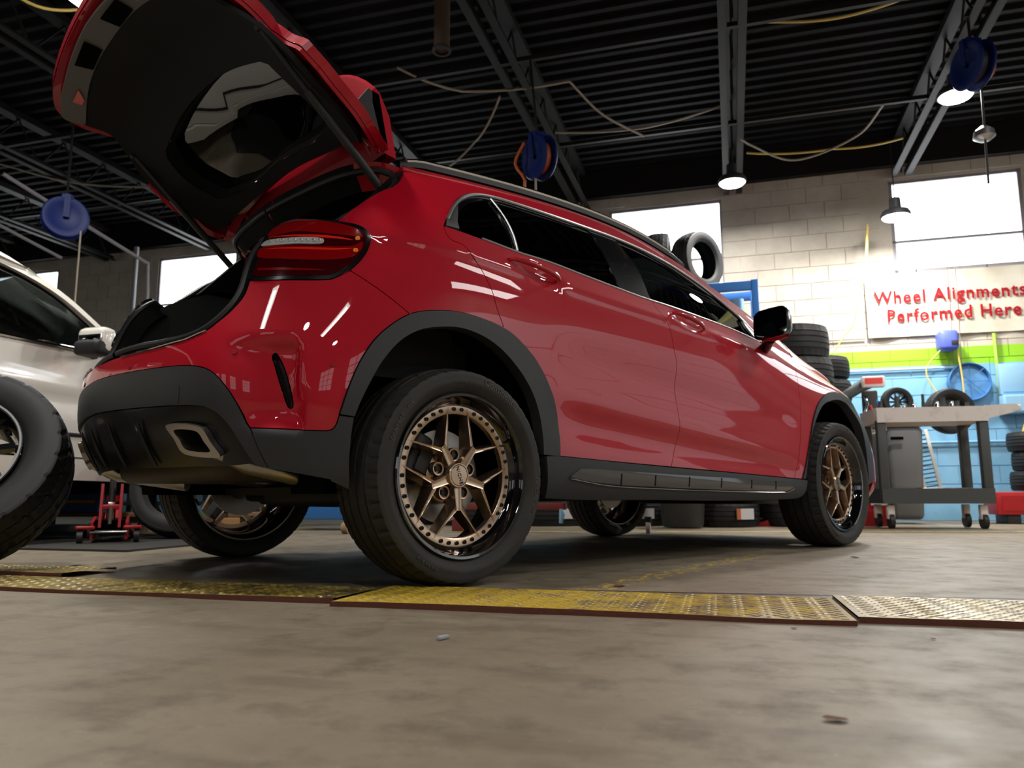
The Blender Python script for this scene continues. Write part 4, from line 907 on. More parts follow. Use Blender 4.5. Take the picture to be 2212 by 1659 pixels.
def plate_mat(name, paint, wear, metal, fade=0.0):
    m, nt, b, L = nodes(name); tc = nn(nt, 'TexCoord').outputs['Object']; n = noise(nt, L, tc, 9, 8, .7); n2 = noise(nt, L, tc, 60, 4, .7)
    s0 = math2(nt, L, 'ADD', math2(nt, L, 'MULTIPLY', n, .7), math2(nt, L, 'MULTIPLY', n2, .3))
    if fade: sx = nn(nt, 'SeparateXYZ'); L(tc, sx.inputs[0]); s0 = math2(nt, L, 'ADD', s0, math2(nt, L, 'MULTIPLY', sx.outputs[0], fade))
    k = ramp(nt, L, s0, wear-.06, wear+.06)
    c = mixc(nt, L, k, paint, metal); c = mixc(nt, L, math2(nt, L, 'MULTIPLY', ramp(nt, L, n2, .60, .70), .6), c, (.07, .03, .015)); L(c, b.inputs['Base Color'])
    L(math2(nt, L, 'MULTIPLY', k, .75), b.inputs['Metallic']); b.inputs['Roughness'].default_value = .42; return m
M['concrete'] = concrete(); M['wallp'] = wall_paint()
M['deck'] = mat('ceiling_deck', (.010, .010, .012), .75, 0, spec=.12, vary=(2, (.005, .005, .0045), .4, .7))
M['joist'] = mat('joist_steel', (.009, .0075, .007), .6, 0, spec=.25)
M['frame'] = mat('window_steel', (.30, .28, .30), .5)
M['pane'] = mat('daylit_glazing', (.8, .85, .9), .4, emit=(.93, .97, 1.0), es=5.5)
M['pane_far'] = mat('daylit_glazing_rear', (.8, .85, .9), .4, emit=(.93, .97, 1.0), es=1.3)
M['led'] = mat('lit_diffuser', (1, 1, 1), .4, emit=(1, .98, .95), es=38)
M['tube'] = mat('lit_tubes', (1, 1, 1), .4, emit=(1, .99, .93), es=12)
M['grey_paint'] = mat('dark_grey_paint', (.055, .060, .060), .55); M['light_grey'] = mat('light_grey_plastic', (.74, .68, .65), .55, vary=(14, (.60, .55, .52), .55, .75))
M['red_steel'] = mat('red_enamel', (.42, .008, .012), .4); M['blue_steel'] = mat('blue_enamel', (.035, .17, .50), .45); M['blue_reel'] = mat('blue_reel_plastic', (.002, .013, .11), .5, spec=.3)
M['white'] = mat('white_paint', (.75, .74, .70), .35, coat=.6); M['cream_wire'] = mat('pale_cable', (.30, .25, .19), .6); M['orange'] = mat('orange_hose', (.55, .12, .02), .5)
M['yellow'] = mat('yellow_hose', (.62, .45, .10), .5); M['rust'] = mat('rusty_edge', (.10, .028, .014), .8, bump=(120, .8, .002)); M['label'] = mat('paper_label', (.62, .62, .62), .7)
# ------------------------------------------------------------ shell (room coordinates)
ROOM_H = 4.55; DW = 9.5
mb = MB(); G_ = [[(x, y, 0) for y in np.linspace(-8, DW+.1, 8)] for x in np.linspace(-13, 7.5, 8)]; mb.grid(G_, smooth=False)
fl = struct(mb.build('floor', M['concrete'], fix=False)); fl.matrix_world = RM
# back wall with openings
WINS = [(-1.41, .02, 2.83, 3.97), (1.92, 3.30, 2.84, 3.97), (-8.47, -7.04, 2.83, 3.97), (-11.9, -10.42, 2.83, 3.97), (-4.78, -3.36, 2.83, 3.97), (4.6, 6.9, 2.83, 3.97)]
ws = sorted(WINS); mb = MB(); x0 = -13.0
for (a, b, z0, z1) in ws+[(7.5, 7.5, 0, 0)]:
    mb.box(((x0+a)/2, DW+.1, ROOM_H/2), (a-x0, .2, ROOM_H))
    if b > a: mb.box(((a+b)/2, DW+.1, z0/2), (b-a, .2, z0)); mb.box(((a+b)/2, DW+.1, (z1+ROOM_H)/2), (b-a, .2, ROOM_H-z1))
    x0 = b
WB = struct(mb.build('wall_back', M['wallp'], M=RM, fix=False))
bl = MB(); bl.box((0, 0, 0), (.392, .012, .192)); ME_B = bl.build('block', M['wallp']); bl2 = MB(); bl2.box((0, 0, 0), (.192, .012, .192)); ME_H = bl2.build('block', M['wallp'])
for o in (ME_B, ME_H): COL.objects.unlink(o)
rest = MB()
def blocks(b0, b1, z0, z1, single):
    k0, k1 = int(round(z0/.2)), int(round(z1/.2))
    for k in range(k0, k1):
        z = .1+.2*k; x = b0+(.2 if k % 2 else 0)
        spans = [(b0, b0+.2)] if k % 2 else []
        while x < b1-.05: spans.append((x, min(x+.4, b1))); x += .4
        for (p, q) in spans:
            if any(q > a+.03 and p < b-.03 and z+.1 > c+.03 and z-.1 < d-.03 for a, b, c, d in WINS): continue
            w_ = q-p
            if single and w_ > .15:
                src = ME_B if w_ > .3 else ME_H; o = src.copy(); COL.objects.link(o); o.parent = WB; o.matrix_local = RM @ Matrix.Translation(((p+q)/2, DW-.004, z))
                if w_ < .39 and w_ > .21: o.matrix_local = RM @ Matrix.Translation(((p+q)/2, DW-.004, z)) @ Matrix.Diagonal((w_/.4, 1, 1, 1))
            elif w_ > .05: rest.box(((p+q)/2, DW-.004, z), (w_-.008, .012, .192))
blocks(0.0, 4.0, 0, 4.6, True); blocks(-10.4, -8.4, 2.2, 4.6, True); blocks(-2.2, -1.2, 3.6, 4.6, False); blocks(4.0, 7.4, 0, 4.6, False)
ro = rest.build('block_courses', M['wallp'], WB, M=RM, fix=False); ro['kind'] = 'stuff'
# windows
for i, (a, b, z0, z1) in enumerate(WINS):
    mb = MB(); w_ = b-a
    for (cx_, cz_, sx_, sz_) in ((a+.02, (z0+z1)/2, .04, z1-z0), (b-.02, (z0+z1)/2, .04, z1-z0), ((a+b)/2, z1-.02, w_, .04), ((a+b)/2, z0+.02, w_, .04), ((a+b)/2, 3.22, w_, .03)):
        mb.box((cx_, DW+.04, cz_), (sx_, .06, sz_))
    wf = struct(mb.build('window_%d' % (i+1), M['frame'], M=RM, fix=False))
    for (c0, c1) in ((z0+.03, 3.205), (3.235, z1-.03)):
        mb = MB(); mb.box(((a+b)/2, DW+.05, (c0+c1)/2), (w_-.06, .01, c1-c0)); mb.build('pane', M['pane'], wf, M=RM, fix=False)
# other walls: left, right and the one behind the camera with daylit roller door and mullioned windows
side = mat('painted_block_side', (.34, .32, .29), .6, vary=(1.5, (.20, .18, .16), .4, .7))
mb = MB(); mb.box((-13.1, .7, ROOM_H/2), (.2, 17.6, ROOM_H)); struct(mb.build('wall_left', side, M=RM))
mb = MB(); mb.box((7.6, .7, ROOM_H/2), (.2, 17.6, ROOM_H)); struct(mb.build('wall_right', side, M=RM))
mb = MB(); mb.box((-2.8, -8.1, ROOM_H/2), (20.8, .2, ROOM_H)); struct(mb.build('wall_front', side, M=RM))
M['door_glow'] = mat('daylit_door_panel', (.8, .85, .9), .4, emit=(.86, .93, 1.0), es=.28)
k = 7
for (wall, c, w_, z0, z1) in (('f', -6.5, 1.7, 1.5, 3.6), ('f', -3.6, 1.7, 1.5, 3.6), ('f', -.4, 1.7, 1.5, 3.6), ('f', 3.2, 1.7, 1.5, 3.6), ('r', -4.5, 1.8, 1.5, 3.6), ('r', -1.2, 1.8, 1.5, 3.6), ('l', 1.0, 1.8, 1.5, 3.6), ('l', -4.0, 1.8, 1.5, 3.6)):
    if wall == 'f': T_ = Matrix.Translation((c, -7.99, 0))
    elif wall == 'r': T_ = Matrix.Translation((7.49, c, 0)) @ Matrix.Rotation(PI/2, 4, 'Z')
    else: T_ = Matrix.Translation((-12.99, c, 0)) @ Matrix.Rotation(-PI/2, 4, 'Z')
    mb = MB(); nx, nz = 3, 4
    for i in range(nx+1): mb.box((-w_/2+w_*i/nx, 0, (z0+z1)/2), (.045, .06, z1-z0))
    for i in range(nz+1): mb.box((0, 0, z0+(z1-z0)*i/nz), (w_, .06, .045))
    wf = struct(mb.build('window_%d' % k, M['frame'], M=RM @ T_, fix=False)); k += 1
    mb = MB(); mb.box((0, -.01 if wall != 'x' else 0, (z0+z1)/2), (w_-.02, .012, z1-z0-.02)); mb.build('pane', M['pane_far'], wf, M=RM @ T_, fix=False)
# big daylit roller door in the right wall
mb = MB(); T_ = Matrix.Translation((7.44, 5.4, 0)) @ Matrix.Rotation(PI/2, 4, 'Z')
for i in (0, 6): mb.box((-2.4+.8*i, 0, 1.5), (.06, .08, 3.0))
for i in range(6): mb.box((0, 0, .03+.58*i), (4.86, .03, .018))
df = struct(mb.build('door_1', M['frame'], M=RM @ T_, fix=False))
for i in range(1):
    for j in range(5): mb = MB(); mb.box((0, -.0, .32+.58*j), (4.74, .02, .562)); mb.build('door_panel', M['door_glow'], df, M=RM @ T_, fix=False)
# ceiling: corrugated deck, ribs run parallel to the back wall
rows = []; y = -8.0
while y < DW+.2:
    for dy, dz in ((0, 0), (.035, 0), (.05, .04), (.135, .04), (.15, 0)): rows.append((y+dy, ROOM_H-.05+dz))
    y += .17
mb = MB(); mb.grid([[(x, yy, zz) for x in (-13.1, 7.6)] for yy, zz in rows], smooth=False); struct(mb.build('ceiling', M['deck'], M=RM, fix=False))
mb = MB(); mb.box((-2.8, DW-.05, 4.34), (20.6, .10, .42)); struct(mb.build('trim_1', M['joist'], M=RM))
# open-web joists
def joist(b, a0=-8, a1=9.45, zb=4.0, n0=''):
    t = struct(thing('roof_joist', '', 'beam', rm(b, 0) if False else (0, 0, 0)))
    del t['label']; del t['category']
    mb = MB()
    for s_ in (-.045, .045): mb.box((b+s_, (a0+a1)/2, zb+.035), (.006, a1-a0, .07)); mb.box((b+s_*1.75, (a0+a1)/2, zb+.003), (.066, a1-a0, .006))
    mb.build('bottom_chord', M['joist'], t, M=RM, fix=False)
    mb = MB(); mb.box((b, (a0+a1)/2, 4.46), (.13, a1-a0, .07)); mb.build('top_chord', M['joist'], t, M=RM, fix=False)
    mb = MB(); y = a0; up = False; pts = []
    while y < a1: pts.append((b, y, zb+.03 if not up else 4.44)); up = not up; y += .30
    for p_, q in zip(pts, pts[1:]): mb.tube([p_, q], .011, 5, caps=False)
    mb.build('web_rod', M['joist'], t, M=RM, fix=False, kind='stuff'); return t
for b in (.15, 2.05, 3.95, 5.85, -1.75, -3.65, -5.55, -7.45, -9.35, -11.25): joist(b)
# bridging bars across the joists and the heavier beam
for a_, z_ in ((3.4, 4.02), (5.9, 4.02), (7.6, 4.03)):
    mb = MB(); mb.box((-2.8, a_, z_), (20, .04, .04)); struct(mb.build('trim_%d' % (2+int(a_)), M['joist'], M=RM))
# ------------------------------------------------------------ fixtures
R0 = ROOM_ROT
LBL = ['round LED high bay lamp hanging in front of the left wall window', 'brightest round LED high bay lamp near the blue reel at upper right', 'small round LED lamp hanging at the corner of the banner window', 'added round LED lamp brightening the cart and the red car front', 'round LED lamp above the front of the bay', 'added round LED lamp brightening the side of the white vehicle', 'round LED lamp in the near right corner']
for (a, b, z), lb in zip(HIGHBAYS, LBL):
    t = thing('high_bay_light', lb, 'lamp', rm(a, b, z), R0, 'round LED high bay lamps')
    mb = MB(); mb.lathe([(.145, -.045), (.15, -.02), (.13, .02), (.06, .05), (.055, .16), (.001, .165)], axis='Z', n=28); mb.build('housing', M['dark'], t)
    mb = MB(); mb.lathe([(.135, -.046), (.12, -.062), (.001, -.066)], axis='Z', n=28); mb.build('diffuser', M['led'], t)
    mb = MB(); mb.tube([(0, 0, .16), (0, 0, 4.02-z+.02)], .006, 6); mb.build('hanger', M['joist'], t)
for i, (a, b, z, r) in enumerate(STRIPS):
    t = thing('strip_light', ['lit fluorescent strip light above the raised tailgate', 'fluorescent strip light over the near left floor', 'fluorescent strip light over the near right floor'][i], 'lamp', rm(a, b, z), R0+r, 'fluorescent strip lights')
    mb = MB(); mb.rbox((0, 0, .03), (.34, 1.30, .09), .02); mb.build('housing', M['white'], t)
    mb = MB(); mb.rbox((0, 0, -.025), (.30, 1.24, .03), .02); mb.build('diffuser', M['tube'], t)
    mb = MB()
    mb.tube([(0, .5, .07), (0, .5, 4.0-z)], .004, 5); mb.build('hanger', M['joist'], t); mb = MB(); mb.tube([(0, -.5, .07), (0, -.5, 4.0-z)], .004, 5); mb.build('hanger', M['joist'], t)
t = thing('glow_panel', 'large glowing panel added out of view for the white reflection on the car side', 'lamp', rm(3.6, 5.9, 3.86), R0)  # unseen glowing panel, added to give the quarter panel its white reflection
mb = MB(); mb.rbox((0, 0, .05), (1.5, 2.2, .08), .02); mb.build('housing', M['white'], t)
mb = MB(); mb.rbox((0, 0, -.0), (1.4, 2.1, .03), .01); mb.build('diffuser', mat('panel_light', (1, 1, 1), .4, emit=(1, .98, .94), es=11), t)
# ------------------------------------------------------------ floor plates
tr_m = MB(); 
def plate(b0, b1, a0, a1, mt, label, tilt=0.0, z=0.0):
    t = thing('floor_plate', label, 'metal plate', rm((a0+a1)/2, (b0+b1)/2, z), R0+tilt, 'chequer plates over the floor trench')
    w_, d_ = b1-b0, a1-a0; mb = MB(); n = int(w_/.12)
    V = []; 
    rr = np.random.RandomState(int(abs(b0)*100)+3)
    for i in range(n+1):
        x = -w_/2+w_*i/n; wob = .004*math.sin(i*1.3)+.003*rr.randn()*.5; lz = .0125+.0025*math.sin(i*.5)+.001*rr.randn()*.4
        V.append([(x, -d_/2+wob, 0.0), (x, -d_/2+wob, lz), (x, d_/2, .009), (x, d_/2, 0)])
    mb.grid(np.array(V), smooth=False); p_ = mb.build('plate_sheet', mt, t)
    mb = MB(); mb.grid(np.array([[(r[0][0], r[0][1]-.0015, .0), (r[1][0], r[1][1]-.0015, r[1][2]+.0006)] for r in V]), smooth=False); mb.build('rusty_edge', M['rust'], t)
    Vv = []; F = []; i = 0; y = -d_/2+.02
    row = 0
    while y < d_/2-.01:
        x = -w_/2+.02+(.0155 if row % 2 else 0); col_ = row
        while x < w_/2-.01:
            s_ = 1 if (col_ % 2 == 0) else -1; c_, sn = math.cos(.55*s_), math.sin(.55*s_); k = len(Vv); z0 = .0089+(.0036+.0025*math.sin((x+w_/2)/w_*n*.5))*(.5-y/d_)
            for (p, q, h) in ((-.0125, 0, 0), (0, -.0042, 0), (.0125, 0, 0), (0, .0042, 0), (-.006, 0, .0018), (.006, 0, .0018)):
                Vv.append((x+p*c_-q*sn, y+p*sn+q*c_, z0+h))
            F += [(k, k+1, k+4), (k+1, k+5, k+4), (k+1, k+2, k+5), (k+2, k+3, k+5), (k+3, k+4, k+5), (k+3, k, k+4)]; x += .031; col_ += 1
        y += .020; row += 1
    mb = MB(); mb.add(Vv, F); o = mb.build('raised_tread', mt, t, fix=False); o['kind'] = 'stuff'
PY = plate_mat('plate_yellow', (.52, .35, .035), .54, (.36, .29, .17), .13); PD = plate_mat('plate_dull', (.36, .26, .05), .52, (.20, .145, .065)); PS = plate_mat('plate_bare', (.50, .38, .15), .47, (.46, .41, .32))
plate(-1.01, .24, 1.815, 2.22, PY, 'bright yellow painted chequer plate in front of the rear wheel', .02)
plate(-3.0, -1.02, 1.84, 2.14, PD, 'dull yellow brown chequer plate at the left by the big loose wheel', .0)
plate(.25, 1.75, 1.885, 2.31, PS, 'worn bare metal chequer plate at the right end of the strip', .015)
plate(-3.4, -2.25, 2.15, 2.40, PD, 'second dull chequer plate lapped behind the left one', .03, .008)
# ------------------------------------------------------------ helpers for props (local x = room right, y = depth, z = up)
def T(name, label, cat, a, b, z=0.0, rz=0.0, group=None): return thing(name, label, cat, rm(a, b, z), ROOM_ROT+rz, group)
def tree_copy(o, parent=None):
    c = o.copy(); COL.objects.link(c)
    if parent: c.parent = parent
    for ch in list(o.children): tree_copy(ch, c)
    return c
def hang(pts_r, r, n=6, sag=0.0, seg=10):
    P = []
    for p, q in zip(pts_r, pts_r[1:]):
        for i in range(seg): t = i/seg; P.append((p[0]+(q[0]-p[0])*t, p[1]+(q[1]-p[1])*t, p[2]+(q[2]-p[2])*t-sag*4*t*(1-t)))
    P.append(pts_r[-1])
    if len(pts_r) > 2 and not sag: P = [tuple(q) for q in spl(np.array(pts_r, float), .06)]
    return P
def cable(name, label, cat_, pts, r, mt, sag=0.0, group=None):
    """pts in (a, b, z)"""
    P = [tuple(rm(a, b, z)) for a, b, z in hang(pts, r, sag=sag)]; mb = MB(); mb.tube(P, r, 6); return tag(mb.build(name, M[mt]), label, cat_, group)
# ---- tyres: one mesh for all plain far tyres
def simple_tire(R=.33, w=.22, rb=.21, name='tire'):
    me = tire_mesh(name, R, rb, w, n=96, sipes=3); me.materials.clear(); me.materials.append(M['tire2']); return me
FT = simple_tire(); WT = None
def tyre(label, a, b, z, group=None, lying=True, rz=0.0, rx=0.0, scale=1.0, me=None):
    o = bpy.data.objects.new('tyre', me or FT); COL.objects.link(o); o.location = rm(a, b, z); o.scale = (scale,)*3
    o.rotation_euler = (PI/2+rx if lying else rx, 0, ROOM_ROT+rz); return tag(o, label, 'tyre', group)
def disc_fill(o, mt, R=.21, w=.2, nspk=10, hub=None):
    """a plain wheel inside a tyre"""
    mb = MB(); mb.lathe([(R, -w*.45), (R-.012, -w*.44), (R-.022, -w*.30), (R-.03, -w*.1), (R-.02, w*.45), (R, w*.45)], n=40); rim = mb.build('rim', mt, o)
    mb = MB()
    for k in range(nspk):
        a = 2*PI*k/nspk; mb.box((math.cos(a)*R*.55, -w*.26, math.sin(a)*R*.55), (R*.86, .02, R*.20), ry=-a, taper=.6)
    mb.lathe([(.06, -w*.2), (.058, -w*.33), (.001, -w*.34)], n=24); s = mb.build('wheel_face', mt, rim); s['kind'] = 'stuff' if False else 'thing'
    return rim
# ---- banner
t = T('banner', 'white banner with red lettering hung on the wall under the right window', 'banner', DW-.05, 2.75, 2.45)
mb = MB(); G_ = [[(x, .012*math.sin(x*7)+.008*math.sin(x*17+zz*9), zz) for zz in np.linspace(-.37, .37, 9)] for x in np.linspace(-1.17, 1.17, 60)]; mb.grid(G_)
bm_, nt, b_, L_ = nodes('banner_vinyl'); tc = nn(nt, 'TexCoord').outputs['Object']; nz = noise(nt, L_, tc, 1.6, 5)
c_ = mixc(nt, L_, ramp(nt, L_, nz, .42, .68), (.70, .66, .56), (.56, .48, .36)); L_(c_, b_.inputs['Base Color']); b_.inputs['Roughness'].default_value = .6
mb.build('vinyl_sheet', bm_, t)
RL = mat('red_print', (.34, .004, .009), .7, spec=.2)
for body, x0, zc, sz, wd in (('Wheel Alignments', -1.09, .085, .205, 1.545), ('Performed Here', -.955, -.135, .205, 1.35)):
    me = join_text(body, sz, extrude=.002, align='LEFT', offset=.0035); xs = [v.co.x for v in me.vertices]; k = wd/(max(xs)-min(xs)); x_ = min(xs)
    for v in me.vertices:
        x, y, z = v.co; X = x0+(x-x_)*k; v.co = (X, .012*math.sin(X*7)-.024-z, zc+y)
    me.materials.append(RL); link('banner_lettering', me, t, kind='stuff')
for x in (-.62, .1, .85):
    mb = MB(); mb.tube([(x, -.02, .37), (x, -.02, .40)], .006, 6); mb.build('clip', M['dark'], t)
# wall services
def wallbar(name, label, cat_, b0, b1, z, r, mt, a=DW-.04):
    mb = MB(); mb.tube([tuple(rm(a, b0, z)), tuple(rm(a, b1, z))], r, 8); return tag(mb.build(name, mt), label, cat_)
wallbar('conduit', 'pale blue horizontal conduit under the green band', 'pipe', .6, 2.5, 1.70, .014, mat('blue_conduit', (.42, .60, .72), .5))
wallbar('conduit', 'cream horizontal conduit on the wall behind the tyre stacks', 'pipe', -.2, 1.55, 2.08, .010, M['cream_wire'])
wallbar('conduit', 'blue painted pipe low on the wall behind the cart', 'pipe', 1.9, 3.6, .86, .016, mat('blue_pipe', (.22, .46, .66), .5))
mb = MB(); mb.tube([tuple(rm(DW-.05, 2.86, 1.2)), tuple(rm(DW-.05, 2.86, 2.06))], .02, 8); tag(mb.build('conduit', mat('lime_conduit', (.42, .62, .10), .5)), 'vertical lime and white conduit beside the blue wall boxes', 'pipe')
for bb in (2.42, 2.50): mb = MB(); mb.tube([tuple(rm(DW-.07, bb, 1.2)), tuple(rm(DW-.07, bb+.03, 2.9))], .004, 6); tag(mb.build('wire', M['cream_wire']), 'thin wire running down over the banner, %s one' % ('left' if bb < 2.45 else 'right'), 'wire', 'wires over the banner')
t = T('hose_reel', 'small blue wall hose reel on the green band below the banner', 'reel', DW-.16, 2.36, 1.98)
mb = MB(); mb.rbox((0, 0, 0), (.20, .22, .22), .05); mb.build('reel_case', mat('wall_reel_blue', (.10, .14, .62), .4), t)
mb = MB(); mb.rbox((.05, -.112, -.04), (.07, .01, .05), .004); mb.build('case_slot', M['dark'], t); mb = MB(); mb.box((0, .12, 0), (.1, .06, .12)); mb.build('bracket', M['dark'], t)
cable('air_hose', 'yellow air hose looping from the blue wall reel', 'hose', [(9.3, 2.30, 1.9), (9.3, 2.12, 1.66), (9.25, 2.18, 1.42), (9.2, 2.3, 1.30)], .008, 'yellow')
cable('air_hose', 'black and yellow hose drop hanging under the blue wall reel', 'hose', [(9.3, 2.44, 1.9), (9.28, 2.46, 1.6), (9.25, 2.46, 1.30)], .009, 'yellow')
cable('air_hose', 'thick yellow hose curving down the wall above the right tyres', 'hose', [(8.9, 3.02, 1.25), (8.9, 2.88, .95), (8.9, 2.84, .72), (8.95, 2.96, .58)], .013, 'yellow', .0)
cable('air_hose', 'long thin yellow cable drooping in front of the banner', 'cable', [(9.0, 1.58, 3.30), (8.9, 1.50, 2.7), (8.8, 1.33, 2.1), (8.6, 1.10, 1.80)], .0075, 'yellow', -.02)
cable('power_cable', 'yellow cable dropping from the small LED lamp', 'cable', [(9.1, 1.60, 3.30), (9.1, 1.56, 2.95), (9.05, 1.52, 2.7)], .012, 'yellow')
t = T('wall_fan', 'round blue wall fan behind the hanging hose', 'fan', DW-.09, 2.56, 1.52)
mb = MB(); mb.lathe([(.20, .05), (.215, .03), (.215, -.03), (.205, -.05), (.198, -.03), (.198, .05)], n=40); mb.build('fan_ring', mat('blue_fan', (.07, .22, .50), .5), t)
mb = MB(); mb.lathe([(.198, .02), (.05, .0), (.001, 0)], n=40); mb.build('fan_plate', mat('blue_fan_plate', (.12, .33, .62), .5), t)
mb = MB()
for k in range(8): a = 2*PI*k/8; mb.tube([(0, -.045, 0), (.2*math.cos(a), -.045, .2*math.sin(a))], .003, 4)
mb.build('fan_guard', M['blue_steel'], t, kind='stuff')
t = T('electrical_box', 'pale blue electrical box on the wall right of the fan', 'box', DW-.08, 2.98, 1.53)
LB = mat('pale_blue_metal', (.28, .52, .74), .45); mb = MB(); mb.rbox((0, 0, 0), (.27, .13, .34), .012); mb.build('enclosure', LB, t); mb = MB(); mb.rbox((0, -.07, .0), (.23, .012, .29), .008); mb.build('cover', LB, t); mb = MB(); mb.tube([(.14, -.06, .0), (.19, -.08, .10)], .012, 8); mb.build('switch_lever', M['dark'], t)
t = T('wall_cabinet', 'low pale blue cabinet under the electrical box', 'cabinet', DW-.12, 3.10, 1.25)
mb = MB(); mb.rbox((0, 0, 0), (.52, .20, .20), .01); mb.build('cabinet_body', LB, t); mb = MB(); mb.box((0, -.104, .0), (.48, .008, .16)); mb.build('door', LB, t)
# ---- service cart
t = T('service_cart', 'grey plastic two-tray service cart standing by the front wheel', 'cart', 7.33, 1.60, 0, .12)
mb = MB(); LG, DG = M['light_grey'], M['grey_paint']
def tray(z, w_, d_, h_, mt, nm):
    mb = MB(); mb.box((0, 0, z), (w_, d_, .02))
    for s_ in (-1, 1): mb.box((0, s_*d_/2, z+h_/2-.01), (w_+.03, .03, h_)); mb.box((s_*w_/2, 0, z+h_/2-.01), (.03, d_, h_))
    return mb.build(nm, mt, t)
tray(.90, .84, .46, .125, LG, 'top_tray'); mb = MB(); mb.box((0, 0, .985), (.82, .44, .01)); mb.build('tray_deck', LG, t); tray(.22, .84, .46, .125, DG, 'bottom_tray')
for sx_ in (-1, 1):
    for sy_ in (-1, 1):
        mb = MB(); mb.rbox((sx_*.40, sy_*.20, .57), (.075, .065, .68), .01); mb.build('leg', DG, t)
        mb = MB(); mb.cyl((sx_*.36, sy_*.17, .065), .062, .035, 'X', 20); c = mb.build('caster', M['rubber'], t); mb = MB(); mb.rbox((sx_*.36, sy_*.17, .14), (.06, .05, .12), .01); mb.build('fork', LG, c)
mb = MB(); mb.prism([(.42, .905), (.42, 1.02), (.66, 1.03), (.70, .99), (.62, .955)], 'Y', -.24, -.205); mb.prism([(.42, .905), (.42, 1.02), (.66, 1.03), (.70, .99), (.62, .955)], 'Y', .205, .24); mb.rbox((.68, 0, 1.0), (.05, .46, .045), .012); mb.build('push_handle', LG, t)
for i, (x, y, h_, r_) in enumerate([(-.34, -.08, .10, .020), (-.20, -.05, .14, .022), (-.13, .02, .08, .018), (-.06, -.05, .08, .020), (.02, -.02, .16, .015), (.12, -.06, .09, .024), (.18, -.02, .13, .025), (.24, -.05, .09, .022), (.30, .0, .10, .020), (.36, -.06, .08, .022)]):
    o = T('socket', ['dark impact socket at the left end of the cart top', 'tall dark socket near the left of the cart top', 'short chrome socket on the cart top, left part', 'chrome socket beside the tall pin on the cart', 'thin tall black pin socket on the cart top', 'wide chrome socket right of the tall pin', 'tall dark socket in the middle of the cart top', 'bright socket right of the middle of the cart', 'medium dark socket toward the cart handle', 'socket nearest the cart handle'][i], 'socket', 7.33+y+x*.12, 1.60+x, .99, 0, 'sockets on the cart')
    mb = MB(); mb.lathe([(.001, 0), (r_, 0), (r_, h_*.55), (r_*.8, h_*.62), (r_*.8, h_), (.001, h_)], axis='Z', n=14); ob = mb.build('socket_body', M['chrome'] if i in (2, 3, 5, 7) else M['iron'], o)
for i, (x, y, w_, rz_) in enumerate([(-.2, -.02, .30, .1), (.05, .05, .26, -.2), (.22, -.06, .22, .3)]):
    o = T('hand_tool', ['dark ratchet lying on the lower cart tray', 'long steel wrench on the lower cart tray', 'short steel tool at the right of the lower tray'][i], 'tool', 7.33+y, 1.60+x, .335, .12+rz_, 'tools on the lower cart tray')
    mb = MB(); mb.rbox((0, 0, .0), (w_, .022, .012), .004); mb.cyl((w_/2, 0, .0), .022, .016, 'Z', 12); mb.build('tool_shaft', M['iron'] if i == 0 else M['steel'], o)
# ---- grey bin, ladder, tyre machine
t = T('trash_bin', 'tall grey plastic bin behind the service cart', 'bin', 8.55, 1.64, 0, .1)
mb = MB(); mb.rbox((0, 0, .50), (.38, .40, .92), .07); 
for v_i in range(len(mb.v)):
    x, y, z = mb.v[v_i]; k_ = .78+.22*(z/1.0); mb.v[v_i] = (x*k_, y*k_, z)
BG = mat('bin_grey', (.15, .15, .15), .5); mb.build('bin_body', BG, t); mb = MB(); mb.rbox((0, 0, .985), (.42, .44, .05), .05); mb.build('bin_rim', BG, t)
mb = MB(); mb.rbox((-.08, -.224, .84), (.12, .012, .03), .004); mb.build('hand_slot', M['void'], t)
t = T('wall_ladder', 'white metal ramp leaning upright beside the grey bin', 'ramp', 9.0, 2.03, .28, 0); t.rotation_euler = (0, -.16, ROOM_ROT)
for s_ in (-1, 1): mb = MB(); mb.rbox((s_*.075, 0, .34), (.035, .03, .70), .006); mb.build('rail', M['white'], t)
for k in range(14): mb = MB(); mb.box((0, 0, .05+.045*k), (.12, .02, .012)); mb.build('rung', M['iron'], t)
mb = MB(); mb.rbox((.03, -.04, -.01), (.30, .12, .035), .01); mb.build('foot_plate', M['white'], t)
t = T('tyre_changer', 'black tyre changing machine with a tilted head behind the front fender', 'machine', 7.75, 1.20, 0, 0)
mb = MB(); mb.rbox((.05, .3, .45), (.30, .45, .9), .05); mb.build('machine_base', M['grey_paint'], t)
mb = MB(); mb.rbox((.10, .2, 1.02), (.13, .14, .52), .03); mb.build('column', M['iron'], t)
mb = MB(); mb.tube([(-.16, 0, 1.20), (.0, .02, 1.30), (.10, .02, 1.345)], [.045, .055, .06], 12); mb.build('swing_arm', M['grey_paint'], t)
mb = MB(); mb.rbox((.10, -.03, 1.33), (.20, .10, .10), .015); h_ = mb.build('machine_head', M['light_grey'], t); mb = MB(); mb.box((.10, -.083, 1.335), (.15, .006, .055)); mb.build('red_label', mat('label_red', (.65, .05, .04), .5), h_)
for i, (x, z, r_) in enumerate([(.02, 1.14, .012), (.06, 1.05, .014), (.12, 1.10, .012), (.16, .98, .016)]): mb = MB(); mb.tube([(x, -.04, z+.06), (x+.02, -.06, z-.02), (x-.01, -.05, z-.10)], r_, 8); mb.build('air_line', [M['chrome'], M['red_steel'], M['blue_steel'], M['rubber']][i], t)
mb = MB(); mb.tube([(-.06, .0, .93), (.18, -.04, .98)], .008, 6); mb.tube([(-.06, .0, .82), (.18, -.04, .87)], .008, 6)
for k in range(5): mb.tube([(-.06+.06*k, -.01*k, .93+.0125*k), (-.06+.06*k, -.01*k, .82+.0125*k)], .006, 6)
mb.build('cage_guard', M['light_grey'], t, kind='stuff')
